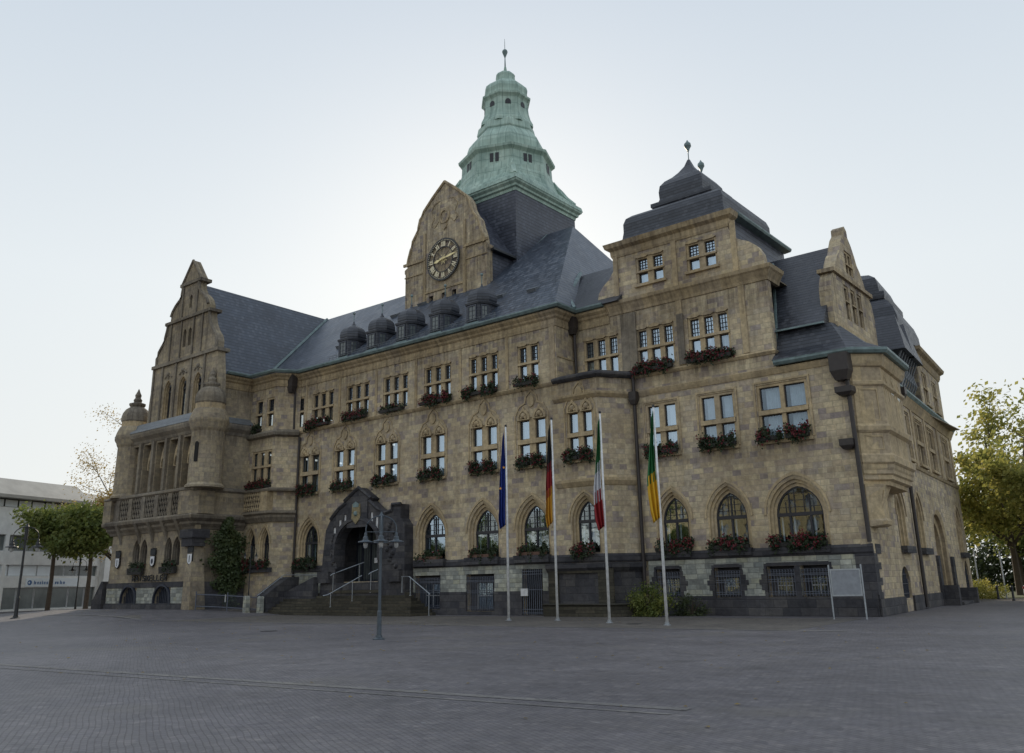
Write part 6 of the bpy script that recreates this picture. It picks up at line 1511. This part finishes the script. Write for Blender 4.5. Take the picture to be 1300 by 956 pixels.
mb = MB(); mb.slab(LF, [(-2.45 + .24 * cos(2 * pi * k / 16), 2.6 + .24 * sin(2 * pi * k / 16)) for k in range(16)], [[(-2.5 + .10 * cos(2 * pi * k / 10), 2.6 + .10 * sin(2 * pi * k / 10)) for k in range(10)]], .06, .08)
x = -1.95
for ch in 'VOLKSBANK'[:0]: pass
for k, w_ in enumerate((.28, .2, .2, .14, .2, .2, .2, .12, .5, .3, .24)):
    if k == 8: x += .25
    mb.box(LF, x, x + w_ * .28, 2.44, 2.44 + (.34 if k in (0, 3, 9) else .24), .06, .08); mb.box(LF, x + w_ * .5, x + w_ * .8, 2.44, 2.66, .06, .08); mb.box(LF, x, x + w_ * .8, 2.62, 2.68, .061, .079); x += w_ + .08
part(mb, 'logo', 'logo', ts)
# canopy frame at the far left of the shop front
mb = MB()
# low wall stair on the wing's far left
# ================================================================== CAR, BOLLARDS, POSTS ON THE RIGHT
t = thing('parked_car', 'white parked car at the right edge under the trees', 'car', None, (-10.9, 67.5, 0))
M['carp'] = simple('white_car_paint', (.62, .63, .64), .25, amt=.05)
cf = Fr((-11.2, 66.9), (1, .25)); 
body = [(0, .32), (.15, .28), (4.1, .28), (4.25, .45), (4.2, .75), (3.9, .88), (3.2, .95), (2.55, 1.38), (1.0, 1.42), (.3, 1.0), (.05, .88)]
mb = MB(); mb.slab(cf, body, [], -1.65, 0); part(mb, 'body', 'carp', t)
mb = MB(); mb.slab(cf, [(.55, .98), (2.95, .98), (2.48, 1.32), (1.05, 1.34)], [], -1.66, .01); mb.rprism([cf.p(.26, 1.0, -.1), cf.p(.26, 1.0, -1.55), cf.p(.92, 1.37, -1.5), cf.p(.92, 1.37, -.15)], [cf.p(.29, .99, -.1), cf.p(.29, .99, -1.55), cf.p(.96, 1.36, -1.5), cf.p(.96, 1.36, -.15)]); part(mb, 'window', 'bgglass', t)
for u in (.8, 3.4):
    for n in (-1.62, -.04):
        mb = MB(); c = cf.p(u, .32, n); o_ = MB()
        L1 = [cf.p(u + .32 * cos(2 * pi * k / 16), .32 + .32 * sin(2 * pi * k / 16), n - .03) for k in range(16)]; L2 = [cf.p(u + .32 * cos(2 * pi * k / 16), .32 + .32 * sin(2 * pi * k / 16), n + .06) for k in range(16)]
        mb.rprism(L1, L2); part(mb, 'wheel', 'black', t)
for n in (-1.5, -.35):
    mb = MB(); mb.box(cf, -.03, .05, .68, .84, n, n + .22); part(mb, 'tail_light', 'fred', t)
for i, (x, y, lb) in enumerate(((-13.11, 68.22, 'dark bollard just right of the golden hedge'), (-11.6, 64.8, 'dark bollard in front of the parked car at the right edge'))):
    mb = MB(); mb.lathe((x, y), [(.09, -.02), (.09, .1), (.07, .15), (.07, .75), (.09, .8), (.09, .86), (.04, .93)], 12); solo(mb, 'bollard', 'iron', (x, y, 0), lb, 'bollard', 'bollards right of the building')
for i, (x, y, h, lb) in enumerate(((-15.7, 75.5, 3.5, 'thin pale pole close to the end of the building'), (-13.0, 70.3, 3.2, 'thin pale pole right of the golden hedge'))):
    mb = MB(); mb.tube([(x, y, -.02), (x, y, h)], .05, 8); solo(mb, 'metal_post', 'steel', (x, y, 0), lb, 'post', 'thin poles at the lawn edge')

# ================================================================== THE OTHER SIDE OF THE SQUARE (seen in the window reflections)
def house(x0, x1, y, h, mat, label):
    F_ = Fr((x1, y), (-1, 0)); t = thing('town_house', label, 'building', 'houses on the opposite side of the square', ((x0 + x1) / 2, y, 0)); L = x1 - x0
    n = int(L / 3.2); st = int(h / 3.4); hs = []
    for k in range(n):
        for j in range(st): u = (k + .5) * L / n; hs.append(rect(u - .6, u + .6, .9 + j * 3.4, 2.7 + j * 3.4))
    mb = MB(); mb.slab(F_, rect(0, L, -.2, h), hs, -.3, 0); mb.box(F_, 0.01, L - .01, -.2, h - .01, -10, -.6); part(mb, 'wall', mat, t)
    mb = MB(); mb.rprism([F_.p(-.3, h, .5), F_.p(-.3, h + 4, -5), F_.p(-.3, h, -10.4)], [F_.p(L + .3, h, .5), F_.p(L + .3, h + 4, -5), F_.p(L + .3, h, -10.4)]); part(mb, 'roof', 'bgroof', t)
    for q in hs:
        mb = MB(); a, b = q[0], q[2]; mb.slab(F_, rect(a[0], b[0], a[1], b[1]), [rect(a[0] + .1, a[0] + .55, a[1] + .1, b[1] - .1), rect(b[0] - .55, b[0] - .1, a[1] + .1, b[1] - .1)], -.3, -.2); mb.box(F_, a[0], b[0], a[1], b[1], -.34, -.305)
        part(mb, 'window', 'frameW', t)
house(-46, -26, -40, 13.6, 'yellowwall', 'ochre house with four storeys across the square from the right wing')
house(-74, -46.2, -42, 13.6, 'yellowwall', 'long sunlit ochre house in the middle of the opposite side')
house(-104, -74.2, -41, 10.2, 'bgwall', 'low pale house at the far end of the opposite side')
tree('broadleaf_tree', (-62, -26, 0), 12.5, .30, 5.5, .25, 17000, .16, 'leafG', 'green tree before the long ochre house', 13, 'trees on the opposite side of the square', .6, 'c')
tree('broadleaf_tree', (-76, -25, 0), 12.5, .30, 5.5, .25, 17000, .16, 'leafG', 'green tree before the gap between the ochre and the pale house', 13, 'trees on the opposite side of the square', .6, 'c', .9, 2.0)
tree('broadleaf_tree', (-90, -24, 0), 12.5, .30, 5.5, .25, 17000, .16, 'leafG', 'green tree before the low pale house', 13, 'trees on the opposite side of the square', .6, 'c', 1.0, 4.0)

g = MB(); rr = random.Random(77)
for _ in range(420):
    if rr.random() < .45: x, y = rr.gauss(-50, 14), rr.gauss(27, 5)
    else: x, y = rr.uniform(-34, 2), rr.uniform(9, 34)
    if y > 34.5: continue
    a = rr.uniform(0, 6.28); s_ = rr.uniform(.03, .06); z = gz(x, y) + .012
    g.add([(x + s_ * cos(a), y + s_ * sin(a), z), (x - s_ * .6 * sin(a), y + s_ * .6 * cos(a), z + rr.uniform(0, .02)), (x - s_ * cos(a), y - s_ * sin(a), z), (x + s_ * .6 * sin(a), y - s_ * .6 * cos(a), z + rr.uniform(0, .02))], [(0, 1, 2, 3)])
o = g.build('fallen_leaves', 'leafO', recalc=False); tag(o, 'scattered dry leaves on the paving of the square', 'leaves', kind='stuff')
